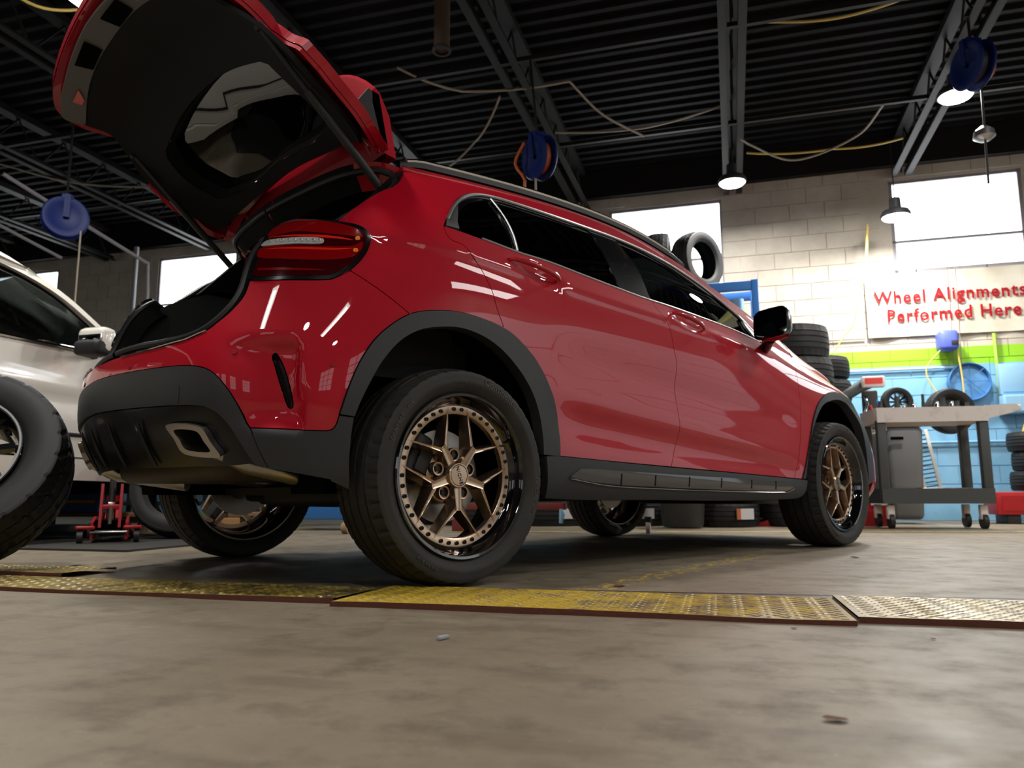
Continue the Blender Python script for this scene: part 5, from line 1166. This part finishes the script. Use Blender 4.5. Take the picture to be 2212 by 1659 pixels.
o = tyre('black wheel leaning behind the sockets at the left of the cart', 8.6, 1.66, 1.23, None, False, .25, scale=.47); disc_fill(o, M['lip'])
o = tyre('large bare black wheel held up behind the cart, holes round its face', 8.6, 2.14, 1.12, None, False, .25, scale=.70)
mb = MB(); mb.lathe([(.21, -.10), (.19, -.08), (.17, -.02), (.12, -.03), (.07, -.05), (.001, -.05)], n=40); rm_ = mb.build('wheel_face', M['iron'], o)
for k in range(8): a = 2*PI*k/8; mb = MB(); mb.cyl((.13*math.cos(a), -.033, .13*math.sin(a)), .018, .012, 'Y', 12); mb.build('wheel_hole', M['void'], rm_)
mb = MB(); mb.cyl((0, .10, 0), .05, .3, 'Y', 16); mb.build('mount_shaft', M['iron'], o)
# ---- tyres standing in stacks
for i in range(7): tyre(['tyre at the bottom of the stack before the green band', 'second tyre of the stack before the green band', 'third tyre of the stack before the green band', 'fourth tyre of the stack before the green band', 'fifth tyre of the stack before the green band', 'sixth tyre of the stack before the green band', 'top tyre of the stack right beside the hood'][i], 8.50+.02*(i % 2), .92+.025*((i*3) % 3-1), .118+.245*i, 'tall tyre stack at the wall', scale=1.02 if i < 6 else .98)
for i in range(6): tyre(['large tyre at the bottom of the near stack behind the fender', 'second large tyre of the near stack', 'third large tyre of the near stack', 'fourth large tyre of the near stack', 'fifth large tyre of the near stack', 'top large tyre just right of the door mirror'][i], 7.65, .58+.02*((i*2) % 3-1), .155+.31*i, 'near tyre stack behind the fender', scale=1.0 if i < 5 else 1.08, me=None).scale = (1.07, 1.36, 1.07)
for i in range(4): tyre(['bottom tyre at the right edge above the red lift', 'second tyre at the right edge', 'third tyre at the right edge', 'top tyre at the right edge of the photo'][i], 9.0, 3.03+.03*(i % 2), .42+.20*i if i < 2 else .42+.2*i, 'tyre stack at the right edge', scale=.86) if i < 3 else None
# ---- red alignment lift at the right
t = T('car_lift', 'low red vehicle lift runway along the wall at the right', 'lift', 8.7, 2.9, 0, 0)
mb = MB(); mb.rbox((.35, 0, .20), (1.6, .42, .22), .012); mb.build('runway', M['red_steel'], t); mb = MB(); mb.box((.35, -.216, .20), (1.5, .006, .14)); mb.build('side_panel', M['red_steel'], t)
mb = MB(); mb.lathe([(.05, 0), (.06, -.002), (.06, .004)], c=(-.08, -.222, .19), n=20); mb.build('round_decal', mat('decal_orange', (.45, .14, .03), .6), t)
for x in (-.3, .35, 1.0): mb = MB(); mb.rbox((x, 0, .045), (.12, .36, .09), .01); mb.build('foot', M['iron'], t)
t = T('car_lift', 'red lift base with white stripes just behind the front tyre', 'lift', 7.88, 1.18, 0, 0)
mb = MB(); mb.prism([(-.18, 0), (.22, 0), (.22, .12), (.05, .30), (-.18, .12)], 'Y', -.15, .15); mb.build('base_body', M['red_steel'], t)
for z in (.20, .255): mb = MB(); mb.box((.10, -.153, z), (.14, .006, .022)); mb.build('white_stripe', M['white'], t)
# ---- blue tyre rack with tyres, seen over the bonnet and through the glass
t = T('tyre_rack', 'tall blue steel tyre rack behind the windscreen of the red car', 'rack', 8.2, -.55, 0, 0)
for x in (-.85, .85):
    for y in (-.22, .22): mb = MB(); mb.rbox((x, y, 1.24), (.07, .05, 2.48), .008); mb.build('upright', M['blue_steel'], t)
for z in (.75, 1.58, 2.42):
    for y in (-.22, .22): mb = MB(); mb.rbox((0, y, z), (1.70, .04, .10), .008); mb.build('beam', M['blue_steel'], t)
for x in (-.85, .85):
    for z in (.4, 1.2, 2.1): mb = MB(); mb.tube([(x, -.2, z), (x, .2, z+.25)], .012, 6); mb.build('brace', M['blue_steel'], t)
for i, (x, z) in enumerate([(-.68, 2.80), (-.38, 2.80), (-.12, 2.80), (.28, 2.78)]): tyre(['tyre on the top shelf of the blue rack, far left', 'tyre on the top shelf of the blue rack, second', 'tyre on the top shelf of the blue rack, third', 'tyre leaning at the right end of the rack top'][i], 8.2, -.55+x, z, 'tyres on the blue rack', False, PI/2-.62 if i == 3 else PI/2, scale=1.0)
for i in range(5): tyre(['leftmost','second','middle','fourth','rightmost'][i]+' tyre on the middle shelf of the blue rack', 8.2, -1.2+.27*i, 1.97, 'tyres on the middle shelf of the blue rack', False, PI/2)
o = T('blue_drum', 'small pale blue can on the lower beam of the rack', 'can', 8.15, .12, 2.24); mb = MB(); mb.cyl((0, 0, 0), .07, .16, 'Z', 16); mb.build('can_body', LB, o)
# ---- things under and beyond the red car
LBLS = {}
def boxthing(name, label, cat_, a, b, w_, d_, h_, mt, z=0.0, r=.01, rz=0.0):
    t = T(name, label, cat_, a, b, z, rz); mb = MB(); mb.rbox((0, 0, h_/2), (w_, d_, h_), r); mb.build(name+'_body', mt, t); return t
BK = M['void']
for i, (b, a) in enumerate([(-3.22, 7.35), (-2.46, 7.3), (-1.70, 7.35), (-.98, 7.5), (-.12, 7.45)]):
    o = tyre(['tyre lying beyond the car, left of the red bar', 'tyre lying beyond the car under the red bar', 'tyre with a square white label seen under the car', 'tyre with a small label right of the front far wheel', 'tyre with an orange and white label under the car'][i], a, b, .118, 'tyres lying along the wall under the sill line', scale=1.05); 
    if i >= 2:
        mb = MB(); w_ = (.13, .12, .17)[i-2]; mb.box((0, .0, 0), (w_, .004, .09)); 
        lb = mb.build('paper_label', M['label'], None); lb.parent = o; lb.matrix_parent_inverse = Matrix(); lb.location = (0, 0, 0)
        lb.matrix_basis = Matrix.Rotation(-PI/2, 4, 'X') @ Matrix.Rotation(.62, 4, 'Z') @ Matrix.Translation((0, -.349, 0))
        if i == 4:
            mb = MB(); mb.box((-.065, -.003, 0), (.035, .004, .09)); og = mb.build('orange_strip', M['orange'], lb)
for i, (b, a) in enumerate([(-3.22, 7.35), (-2.46, 7.3), (-1.70, 7.35), (-.98, 7.5), (-.12, 7.45)]): tyre(['upper tyre beyond the car, left of the red bar', 'upper tyre beyond the car behind the red bar', 'upper tyre over the square white label', 'upper tyre over the small label', 'upper tyre over the orange label'][i], a, b, .366, 'second layer of tyres under the sill line', scale=1.05)
t = T('waste_bin', 'dark grey round bin seen under the car between the labels', 'bin', 6.95, -.44); mb = MB(); mb.lathe([(.001, .01), (.17, .01), (.18, .04), (.22, .55), (.235, .57), (.22, .58), (.001, .57)], axis='Z', n=28); mb.build('bin_shell', mat('bin_dark', (.03, .032, .03), .5), t)
t = T('support_beam', 'dull red lift arm seen under the car left of the far front wheel', 'lift', 5.95, -1.75, .20); mb = MB(); mb.rbox((0, 0, 0), (.95, .08, .055), .008); mb.build('arm_tube', mat('dull_red', (.22, .035, .03), .6), t); mb = MB(); mb.rbox((-.42, 0, -.10), (.09, .09, .20), .01); mb.build('arm_leg', mat('dull_red2', (.18, .03, .03), .6), t); mb = MB(); mb.rbox((0, .0, .06), (1.4, .05, .03), .006); mb.build('blue_rail', M['blue_steel'], t)
t = T('work_glove', 'blue glove hanging from the red lift arm', 'glove', 5.88, -1.30, .12); mb = MB(); mb.tube([(0, 0, .06), (.01, 0, .02), (.0, 0, -.05)], [.012, .024, .015], 8); mb.build('glove_palm', LB, t); mb = MB(); mb.tube([(-.03, 0, .10), (0, 0, .06)], .008, 6); mb.build('red_cord', M['red_steel'], t)
t = T('lift_ramp', 'red lift ramp end lying on the floor under the car front', 'lift', 7.55, .36, 0); mb = MB(); mb.prism([(-.22, 0), (.28, 0), (.28, .10), (-.02, .075), (-.20, .012)], 'Y', -.12, .12); mb.build('ramp_body', M['red_steel'], t); mb = MB(); mb.tube([(-.30, -.05, .01), (-.16, -.05, .06), (.10, -.05, .105)], .008, 6); mb.build('ramp_lip', M['steel'], t)
t = T('creeper_wheel', 'small pale caster beside the far front wheel under the car', 'caster', 5.9, -.63, 0); mb = MB(); mb.cyl((0, 0, .045), .045, .03, 'X', 18); mb.build('wheel_disc', M['light_grey'], t); mb = MB(); mb.rbox((0, 0, .10), (.05, .05, .05), .01); mb.build('fork', M['iron'], t)
t = T('creeper_wheel', 'dark roller on the floor right of the near rear tyre', 'caster', 5.35, -1.52, 0); mb = MB(); mb.rbox((0, 0, .035), (.16, .12, .07), .03); mb.build('roller_body', M['rubber'], t)
t = T('creeper_wheel', 'tan caster between the two rear tyres of the red car', 'caster', 5.3, -2.84, 0); mb = MB(); mb.cyl((0, 0, .045), .045, .05, 'X', 18); mb.build('wheel_disc', mat('tan_wheel', (.35, .24, .13), .6), t); mb = MB(); mb.tube([(0, 0, .06), (.02, 0, .17)], .012, 8); mb.build('stem', M['chrome'], t)
boxthing('tool_chest', 'long blue chest on the floor seen between the rear tyres', 'chest', 6.0, -3.2, .9, .4, .22, M['blue_steel'], .09)
# ---- hanging hose reels
def reel(label, a, b, z, rz, drop=0.0, tilt=0.0):
    t = T('hose_reel', label, 'reel', a, b, z, rz, 'blue ceiling hose reels'); t.rotation_euler = (tilt, 0, ROOM_ROT+rz)
    for s_ in (-1, 1): mb = MB(); mb.lathe([(.02, s_*.045), (.12, s_*.050), (.14, s_*.062), (.185, s_*.062), (.195, s_*.05), (.185, s_*.042), (.13, s_*.044), (.02, s_*.038)], n=32, closed=True); mb.build('reel_disc', M['blue_reel'], t)
    mb = MB(); mb.lathe([(.10, -.045), (.135, -.03), (.135, .03), (.10, .045)], n=24); mb.build('wound_hose', M['orange'] if drop else M['rubber'], t)
    mb = MB(); mb.rbox((0, 0, .19), (.10, .13, .05), .01); mb.box((0, .075, .10), (.05, .012, .22)); mb.box((0, -.075, .10), (.05, .012, .22)); mb.build('reel_bracket', M['blue_reel'], t)
    mb = MB(); mb.tube([(0, 0, .20), (0, 0, max(.22, 4.03-z))], .012, 6); mb.build('hanger', M['joist'], t)
    return t
reel('blue hose reel hanging at the far left above the white vehicle', 5.3, -5.8, 2.82, .9)
reel('blue hose reel with orange hose hanging over the roof of the red car', 5.97, -1.47, 3.14, -.75, 1, .1)
reel('blue hose reel hanging beside the brightest lamp at upper right', 6.34, 1.95, 3.62, -1.2)
cable('air_hose', 'orange hose drooping from the reel over the car roof', 'hose', [(5.95, -1.60, 3.28), (5.95, -1.68, 3.10), (5.97, -1.60, 2.95), (6.0, -1.66, 2.75)], .013, 'orange')
cable('air_hose', 'straight hose end hanging below the reel over the roof', 'hose', [(5.95, -1.50, 2.96), (5.95, -1.50, 2.70)], .009, 'cream_wire')
cable('air_hose', 'thin hose hanging below the far left reel', 'hose', [(5.35, -5.66, 2.7), (5.35, -5.66, 1.9)], .008, 'cream_wire')
cable('air_hose', 'thin hose hanging below the upper right reel', 'hose', [(6.42, 2.02, 3.45), (6.5, 2.03, 2.7)], .009, 'iron')
cable('air_hose', 'orange hose arching right of the upper right reel', 'hose', [(6.4, 1.95, 3.50), (6.45, 2.10, 3.56), (6.5, 2.16, 3.70), (6.5, 2.12, 3.85)], .008, 'orange')
t = T('pulley_block', 'clear round lamp shade hanging under the upper right reel', 'fixture', 6.46, 2.02, 3.10); mb = MB(); mb.lathe([(.02, .06), (.07, .02), (.08, -.03), (.04, -.06), (.001, -.06)], axis='Z', n=20); mb.build('shade', M['satin'], t)
CB = [([(5.75, -2.71, 4.05), (6.24, -2.27, 4.02), (6.4, -1.29, 4.05)], 'pale cable between the joists left of centre', .03), ([(6.4, -1.29, 4.05), (6.9, -1.07, 3.95), (7.38, -.72, 3.9)], 'pale rope slanting down right of the centre joist', .0),
      ([(7.2, -1.6, 3.98), (7.3, -.7, 3.95), (7.32, .1, 4.1)], 'thin cable along the deck left of the lamp joist', .02), ([(7.9, .2, 4.02), (8.06, .33, 3.98), (8.4, .8, 3.9), (8.2, 1.4, 4.0), (7.72, 1.6, 4.1)], 'cable sagging between the two lamp joists', .0),
      ([(6.28, -7.9, 4.05), (6.78, -7.42, 3.98), (7.09, -6.64, 3.95), (7.3, -5.6, 3.97)], 'pale cable crossing the deck at the far left', .0), ([(6.42, -1.96, 4.02), (7.0, -2.4, 3.9), (7.67, -3.18, 3.9)], 'thin cord hanging from the centre joist behind the roof', .06),
      ([(6.0, .2, 4.1), (6.0, 1.0, 4.0), (5.8, 2.0, 4.1)], 'orange cable near the top between the lamp joists', .0), ([(8.4, .3, 4.05), (8.5, 1.2, 4.02), (8.5, 1.9, 4.05)], 'dull yellow cable low between the lamp joists', .03),
      ([(3.4, -4.9, 4.0), (3.9, -4.7, 3.8), (4.3, -4.3, 4.0)], 'yellow cable beside the strip light at upper left', .0)]
for P_, lb, sg in CB: cable('ceiling_cable', lb, 'cable', P_, .011, 'yellow' if 'yellow' in lb or 'orange' in lb else 'cream_wire', sg, 'cables under the ceiling')
t = T('ceiling_pipe', 'short vertical pipe hanging at the top centre of the ceiling', 'pipe', 4.9, -1.95, 3.65); mb = MB(); mb.cyl((0, 0, .2), .06, .55, 'Z', 18); mb.build('pipe_tube', mat('brown_pipe', (.09, .06, .04), .5, .4), t); mb = MB(); mb.lathe([(.062, -.06), (.072, -.07), (.072, -.09), (.05, -.09)], axis='Z', n=18); mb.build('collar', M['iron'], t)
for i, (P_, lb) in enumerate([([(5.3, -6.6, 3.35), (6.77, -6.18, 2.86)], 'upper slanting steel pipe behind the far left reel'), ([(4.6, -7.3, 3.3), (6.3, -6.9, 2.85)], 'lower slanting steel bar behind the far left reel'), ([(6.77, -6.18, 2.88), (6.80, -6.15, 2.0)], 'thin vertical pipe left of the left wall window'), ([(8.9, -8.35, 3.95), (8.9, -8.35, 2.2)], 'pale vertical post at the frame of the left wall window')]):
    mb = MB(); mb.tube([tuple(rm(*q)) for q in P_], (.02, .018, .014, .035)[i], 8); tag(mb.build('steel_pipe', M['frame']), lb, 'pipe')
# ---- left background: tyre shelf
t = T('tyre_shelf', 'dark shelf of tyres behind the white vehicle and the open boot', 'shelf', 8.3, -6.6, 0, 0)
for x in (-1.2, 0, 1.2):
    for y in (-.2, .2): mb = MB(); mb.rbox((x, y, .86), (.05, .05, 1.72), .006); mb.build('post', M['dark'], t)
for z in (.2, .95, 1.72): mb = MB(); mb.rbox((0, 0, z), (2.5, .45, .05), .006); mb.build('shelf_board', M['dark'], t)
for i in range(9): tyre(['leftmost','second','third','fourth','middle','sixth','seventh','eighth','rightmost'][i]+' tyre on the dark shelf behind the open boot', 8.3, -7.7+.27*i, 2.07, 'tyres on the shelf behind the boot', False, PI/2)
# ---- debris
LF = mat('dry_leaf', (.10, .035, .012), .7); GR = mat('grey_scrap', (.35, .35, .36), .6)
for i, (a, b, s_, mt, lb) in enumerate([(2.42, -.35, .022, LF, 'curled brown leaf on the worn yellow line behind the rear wheel'), (3.79, .51, .022, LF, 'brown leaf on the floor below the front wheel'), (1.07, .11, .014, LF, 'small brown leaf on the near floor at lower right'), (1.45, -.56, .016, GR, 'small grey scrap on the near floor below the plates'), (1.76, .11, .007, LF, 'tiny dark crumb below the right plate'), (1.845, -.04, .030, GR, 'torn paper scrap at the edge of the plates'), (2.58, -2.62, .03, GR, 'white scrap on the floor left of the rear tyres'), (1.70, .36, .006, LF, 'tiny dark crumb on the floor at far lower right')]):
    mb = MB(); rr = np.random.RandomState(i+11); n = 7; V = [(s_*math.cos(2*PI*k/n)*(1+.3*rr.rand()), .6*s_*math.sin(2*PI*k/n)*(1+.3*rr.rand()), .0015+.22*s_*rr.rand()*(.6 if i in (3,) else 1)) for k in range(n)]+[(0, 0, .0015)]
    if i == 3: mb.rbox((0, 0, .004), (.028, .010, .007), .002)
    else: mb.add(V, [(k, (k+1) % n, n) for k in range(n)])
    o = mb.build('dry_leaf' if mt is LF else 'scrap', mt, fix=False); o.location = rm(a, b, .0005 if i != 5 else .004); o.rotation_euler = (0, 0, i*1.1); tag(o, lb, 'leaf' if mt is LF else 'litter')
BW_RZ = .565
# ------------------------------------------------------------ big loose wheel at the left edge
BT = tire_mesh('tire', R=.388, rb=.245, wd=.25, n=288, style='off'); BT.materials.clear(); BT.materials.append(M['tire2'])
bw = T('winter_tyre', 'big winter-treaded tyre on a black polished-lip rim leaning at the left edge', 'tyre', 2.15, -2.775, .385, 0)
bw.rotation_euler = (math.radians(-31), 0, ROOM_ROT+BW_RZ)
o = bpy.data.objects.new('tyre_casing', BT); COL.objects.link(o); o.parent = bw
mb = MB(); R_ = .245
mb.lathe([(R_, -.12), (R_-.006, -.124), (R_-.012, -.118), (R_-.018, -.10), (R_-.03, -.085), (R_-.035, -.02), (R_-.02, .11), (R_, .12)], n=72); rim = mb.build('rim', M['lip'], bw)
mb = MB(); mb.lathe([(R_+.001, -.1215), (R_-.002, -.126), (R_-.009, -.1255), (R_-.013, -.118)], n=72); mb.build('polished_lip', M['satin'], rim)
for k in range(10):
    a = 2*PI*k/10+.2; mb = MB()
    mb.box((math.cos(a)*.14, -.085, math.sin(a)*.14), (.21, .028, .030), ry=-a, taper=.55); mb.build('spoke', M['gloss_black'], rim)
mb = MB(); mb.lathe([(.07, -.04), (.065, -.085), (.03, -.095), (.001, -.095)], n=32); mb.build('hub', M['gloss_black'], rim)
# ------------------------------------------------------------ white vehicle (own surface function in room coordinates)
WB0 = -4.0
def WS(u, v, off=0.0):
    """u = room depth a, v = height z; side faces +b"""
    u = np.asarray(u, float); v = np.asarray(v, float)
    side_ = -.05*np.clip((.75-v)/.4, 0, 1)**2-.015*np.exp(-((v-.86)/.05)**2)+.012*np.exp(-((v-.98)/.04)**2)
    gh = -.42*np.clip(v-1.215, 0, 2)-.25*np.clip(v-1.55, 0, 2)**1.5
    taper = -.05*np.clip(u-4.3, 0, 3)**2-.03*np.clip(1.2-u, 0, 5)**2
    b = WB0+side_+gh+taper+off
    x = CX+u*RN[0]+b*RT[0]; y = CY+u*RN[1]+b*RT[1]
    return np.stack([x, y, v+0*u], -1)
WC = thing('white_suv', 'white SUV with chrome-trimmed mirror parked at the left behind the red car', 'car', rm(2.9, -4.95, 0), ROOM_ROT)
def wpatch(nm, pts, mt, parent=WC, smooth=True, **k):
    P = clean(spl(pts, .03, closed=True)) if smooth is True else cat(*pts, step=.03)
    o = patch(nm, P, mt, parent, fn=WS, grid=.07, asp=1.0, **k); return o
winl = [[(.55, 1.19), (2.0, 1.195), (3.29, 1.20), (4.18, 1.205)], [(4.22, 1.21), (4.15, 1.30), (4.02, 1.41), (3.80, 1.555), (3.58, 1.64), (3.34, 1.685), (3.0, 1.70), (2.0, 1.70), (1.0, 1.66)], [(.9, 1.65), (.6, 1.4), (.55, 1.19)]]
wout = cat(*winl, step=.03)
door1 = [[(2.45, .53), (4.35, .53)], [(4.42, .60), (4.42, 1.19)], [(4.40, 1.20), (2.4, 1.20)], [(2.38, 1.19), (2.40, .6)]]
door0 = [[(1.35, .60), (2.36, .53)], [(2.37, .56), (2.35, 1.19)], [(2.34, 1.20), (1.1, 1.19)], [(1.1, 1.18), (1.1, .95), (1.3, .75)]]
WP = mat('white_car_paint', (.88, .84, .75), .32, coat=1, coat_rough=.05)
wpatch('front_door', door1, WP, smooth=False, thick=.02, gap=.003); wpatch('rear_door', door0, WP, smooth=False, thick=.02, gap=.003)
wpatch('roof_side', [[(.50, 1.21), (.56, 1.45), (.85, 1.69), (1.3, 1.74), (2.6, 1.77), (3.3, 1.745), (3.62, 1.70), (3.85, 1.60), (4.08, 1.44), (4.30, 1.26), (4.36, 1.21)], [(4.25, 1.205), (4.19, 1.215)], [(4.13, 1.31), (4.01, 1.41), (3.79, 1.56), (3.57, 1.645), (3.34, 1.69), (3.0, 1.705), (2.0, 1.705), (1.0, 1.665)], [(.9, 1.655), (.6, 1.41), (.55, 1.21)]], WP, smooth=False, thick=.03, gap=.001)
wpatch('side_window', winl, glass_mat('white_car_glass', (.10, .12, .12)), smooth=False, thick=0, off=-.012, gap=-.004)
for pts, r_, nm, mt in (([(.55, 1.197), (2, 1.20), (3.3, 1.205), (4.2, 1.212)], .012, 'belt_chrome', M['chrome']), (winl[1], .008, 'window_trim', M['steel']), ([(1.2, .665), (2.4, .668), (4.3, .672)], .012, 'door_moulding', M['dark'])):
    c = spl(pts, .05); P = WS(c[:, 0], c[:, 1], .006); mb = MB(); mb.tube(P, r_, 6); mb.build(nm, mt, WC)
wpatch('sill', [[(1.3, .41), (4.35, .38)], [(4.36, .40), (4.36, .515)], [(4.35, .52), (1.3, .52)], [(1.28, .51), (1.28, .43)]], WP, smooth=False, thick=.05, off=.02)
wpatch('front_fender', [[(4.43, .55), (4.43, 1.19)], [(4.44, 1.21), (5.3, 1.10), (5.75, .98)], [(5.8, .95), (5.85, .5)], [(5.8, .45), (5.72, .45), (5.65, .68), (5.4, .86), (5.1, .86), (4.85, .68), (4.78, .5), (4.5, .48)]], WP, smooth=False, thick=.03)
wpatch('rear_quarter', [[(1.09, 1.19), (.5, 1.19), (-.2, 1.15)], [(-.25, 1.1), (-.3, .5)], [(-.2, .45), (.0, .5), (.1, .72), (.35, .88), (.65, .88), (.9, .74), (1.0, .55)], [(1.3, .58), (1.28, .76), (1.08, .95)]], WP, smooth=False, thick=.03)
def WR(a, b, z): return tuple(rm(a, b, z))
mb = MB(); G_ = [[WR(u, WB0-.21-1.3*t, z+.04*math.sin(PI*t)) for t in np.linspace(0, 1, 9)] for u, z in ((.6, 1.60), (.9, 1.70), (1.4, 1.755), (2.4, 1.78), (3.2, 1.76), (3.6, 1.71))]; mb.grid(np.array(G_)); mb.build('roof', WP, WC)
mb = MB(); G_ = [[WR(u+.25*math.sin(PI*t), WB0-.20-1.3*t+(.1 if z < 1.4 else 0)*(1-2*t), z+.02*math.sin(PI*t)) for t in np.linspace(0, 1, 9)] for u, z in ((3.6, 1.71), (3.85, 1.60), (4.10, 1.44), (4.34, 1.24))]; mb.grid(np.array(G_)); mb.build('windscreen', M['glass_mid'], WC)
mb = MB(); G_ = [[WR(u, WB0-.05-1.7*t, z+.05*math.sin(PI*t)) for t in np.linspace(0, 1, 9)] for u, z in ((4.4, 1.20), (5.0, 1.15), (5.6, 1.02), (5.85, .9), (5.9, .5))]; mb.grid(np.array(G_)); mb.build('bonnet', WP, WC)
mb = MB(); G_ = [[WR(u, WB0-.08-1.66*t, z) for t in np.linspace(0, 1, 5)] for u, z in ((.6, 1.60), (.1, 1.2), (-.25, 1.15), (-.32, .5))]; mb.grid(np.array(G_)); mb.build('tail_panel', WP, WC)
mb = MB(); G_ = [[WR(u, WB0-1.85, z) for z in (.45, 1.2, 1.6)] for u in (0, 1, 2, 3, 4, 5.6)]; mb.grid(np.array(G_)); mb.build('far_side', WP, WC)
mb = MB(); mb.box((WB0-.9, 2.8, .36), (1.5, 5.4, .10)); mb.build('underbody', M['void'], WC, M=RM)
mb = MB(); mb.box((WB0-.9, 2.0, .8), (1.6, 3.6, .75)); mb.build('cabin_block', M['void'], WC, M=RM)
for y in (1.7, 3.0): mb = MB(); mb.rbox((WB0-.45, y, 1.2), (.5, .16, .7), .06, rx=-.2); mb.build('seat', M['seat'], WC, M=RM)
# white dome rising over the roof edge
mb = MB(); mb.grid(np.array([[WR(3.05+.62*math.cos(a)*r, WB0-.30-.25*(1-r), 1.74+.17*(1-r*r)) for r in (1, .85, .6, .3, .01)] for a in np.linspace(0, PI, 13)])); mb.build('roof_hump', WP, WC)
for ua in (5.22, .5):
    w_ = bpy.data.objects.new('wheel', FT); COL.objects.link(w_); w_.parent = WC
    w_.matrix_world = RM @ Matrix.Translation((WB0-.16, ua, .36 if ua > 3 else .36)) @ Matrix.Rotation(PI/2, 4, 'Z') @ Matrix.Scale(1.1, 4)
    disc_fill(w_, M['satin'])
# mirror of the white vehicle
def W3(o): return o
mb = MB(); mb.rbox((WB0+.20, 3.78, 1.245), (.22, .13, .17), .05); mh = mb.build('door_mirror', WP, WC, M=RM)
mb = MB(); mb.rbox((WB0+.205, 3.75, 1.195), (.20, .14, .09), .035); mb.build('mirror_lower', M['dark'], mh, M=RM)
mb = MB(); mb.rbox((WB0+.215, 3.712, 1.255), (.17, .012, .045), .004); mb.build('mirror_chrome', M['chrome'], mh, M=RM)
mb = MB(); mb.tube([(WB0-.01, 3.98, 1.20), (WB0+.12, 3.84, 1.19)], .025, 8); mb.build('mirror_foot', M['dark'], mh, M=RM)
# fix: parts were built in world coordinates
WC_INV = WC.matrix_basis.inverted() if False else Matrix.LocRotScale(WC.location, WC.rotation_euler, None).inverted()
for o in COL.objects:
    if o.parent is WC and o.name.split('.')[0] != 'wheel': o.matrix_parent_inverse = WC_INV
# ------------------------------------------------------------ floor jack and clutter under the white vehicle
t = T('floor_jack', 'red trolley jack standing below the white SUV', 'jack', 3.78, -3.60, 0, .72)
RD = M['red_steel']
for s_ in (-1, 1):
    mb = MB(); mb.prism([(0, .03), (.60, .03), (.60, .10), (.30, .16), (0, .13)], 'X', s_*.085, s_*.10); o = mb.build('side_plate', RD, t)
    mb = MB(); mb.prism([(.0, .10), (.12, .10), (.16, .26), (.09, .36), (.05, .36), (.02, .22)], 'X', s_*.045, s_*.060); mb.build('handle_socket', RD, t)
    mb = MB(); mb.cyl((s_*.15, .0, .045), .045, .03, 'X', 20); mb.build('caster', M['rubber'], t)
    mb = MB(); mb.rbox((s_*.125, 0, .10), (.10, .07, .02), .008); mb.build('caster_arm', RD, t)
    mb = MB(); mb.cyl((s_*.125, .55, .055), .055, .04, 'X', 20); mb.build('front_wheel', M['iron'], t)
mb = MB(); mb.cyl((0, -.005, .075), .009, .20, 'X', 12); mb.build('cross_rod', M['chrome'], t)
mb = MB(); mb.rbox((0, .10, .18), (.05, .05, .14), .01); mb.cyl((0, .02, .17), .012, .10, 'Z', 10); mb.build('pump', M['steel'], t)
mb = MB(); mb.rbox((0, .05, .22), (.10, .05, .03), .008); mb.build('pump_yoke', RD, t)
mb = MB(); mb.tube([(0, .10, .24), (0, .16, .62)], .019, 10); mb.build('handle', M['iron'], t)
mb = MB(); mb.prism([(.25, .10), (.60, .20), (.60, .25), (.25, .15)], 'X', -.04, .04); mb.cyl((0, .57, .27), .05, .04, 'Z', 16); mb.build('lifting_arm', RD, t)
mb = MB(); mb.box((0, .2, .10), (.16, .3, .08)); mb.build('body_core', M['void'], t)
t = T('tool_case', 'blue and yellow plastic tool case on the low board at the left', 'case', 4.6, -4.55, .17, .05); mb = MB(); mb.rbox((0, 0, .07), (.34, .26, .14), .02); mb.build('case_body', M['blue_steel'], t); mb = MB(); mb.rbox((0, -.132, .08), (.28, .012, .025), .004); mb.build('yellow_band', mat('case_yellow', (.75, .42, .02), .5), t); mb = MB(); mb.rbox((0, 0, .155), (.30, .2, .03), .01); mb.build('case_lid', mat('case_grey', (.35, .38, .5), .5), t)
mb = MB(); t = T('low_workboard', 'low brown board along the floor behind the jack', 'board', 4.7, -4.3, 0, .05); mb.rbox((0, 0, .155), (1.9, .4, .03), .005); mb.build('board_top', mat('brown_board', (.22, .12, .05), .6), t)
for x in (-.85, 0, .85): mb = MB(); mb.box((x, 0, .07), (.06, .36, .14)); mb.build('board_foot', mat('brown_foot', (.12, .07, .03), .7), t)
tyre('dark tyre leaning on the board right of the jack', 4.35, -3.55, .335, None, False, .35, rx=-.25)
t = T('floor_mat', 'thin dark rubber mat on the floor under the jack', 'mat', 4.0, -4.2, 0, .0)
mb = MB(); mb.box((0, 0, .006), (2.4, 1.45, .010)); mb.build('mat_sheet', mat('mat_rubber', (.035, .033, .03), .6), t)
t = T('wheel_dolly', 'black low creeper lying left of the jack', 'creeper', 4.15, -4.35, .012, .1); mb = MB(); mb.rbox((0, 0, .06), (.55, .25, .05), .02); mb.build('dolly_deck', M['dark'], t)
for x in (-.2, .2): mb = MB(); mb.cyl((x, 0, .025), .025, .02, 'X', 14); mb.build('wheel_disc', M['iron'], t)
boxthing('spare_box', 'small orange brown carton by the far rear tyre', 'carton', 4.45, -3.35, .22, .2, .14, mat('carton', (.40, .20, .06), .7))
for o in COL.objects:
    if '_world' in o: del o['_world']
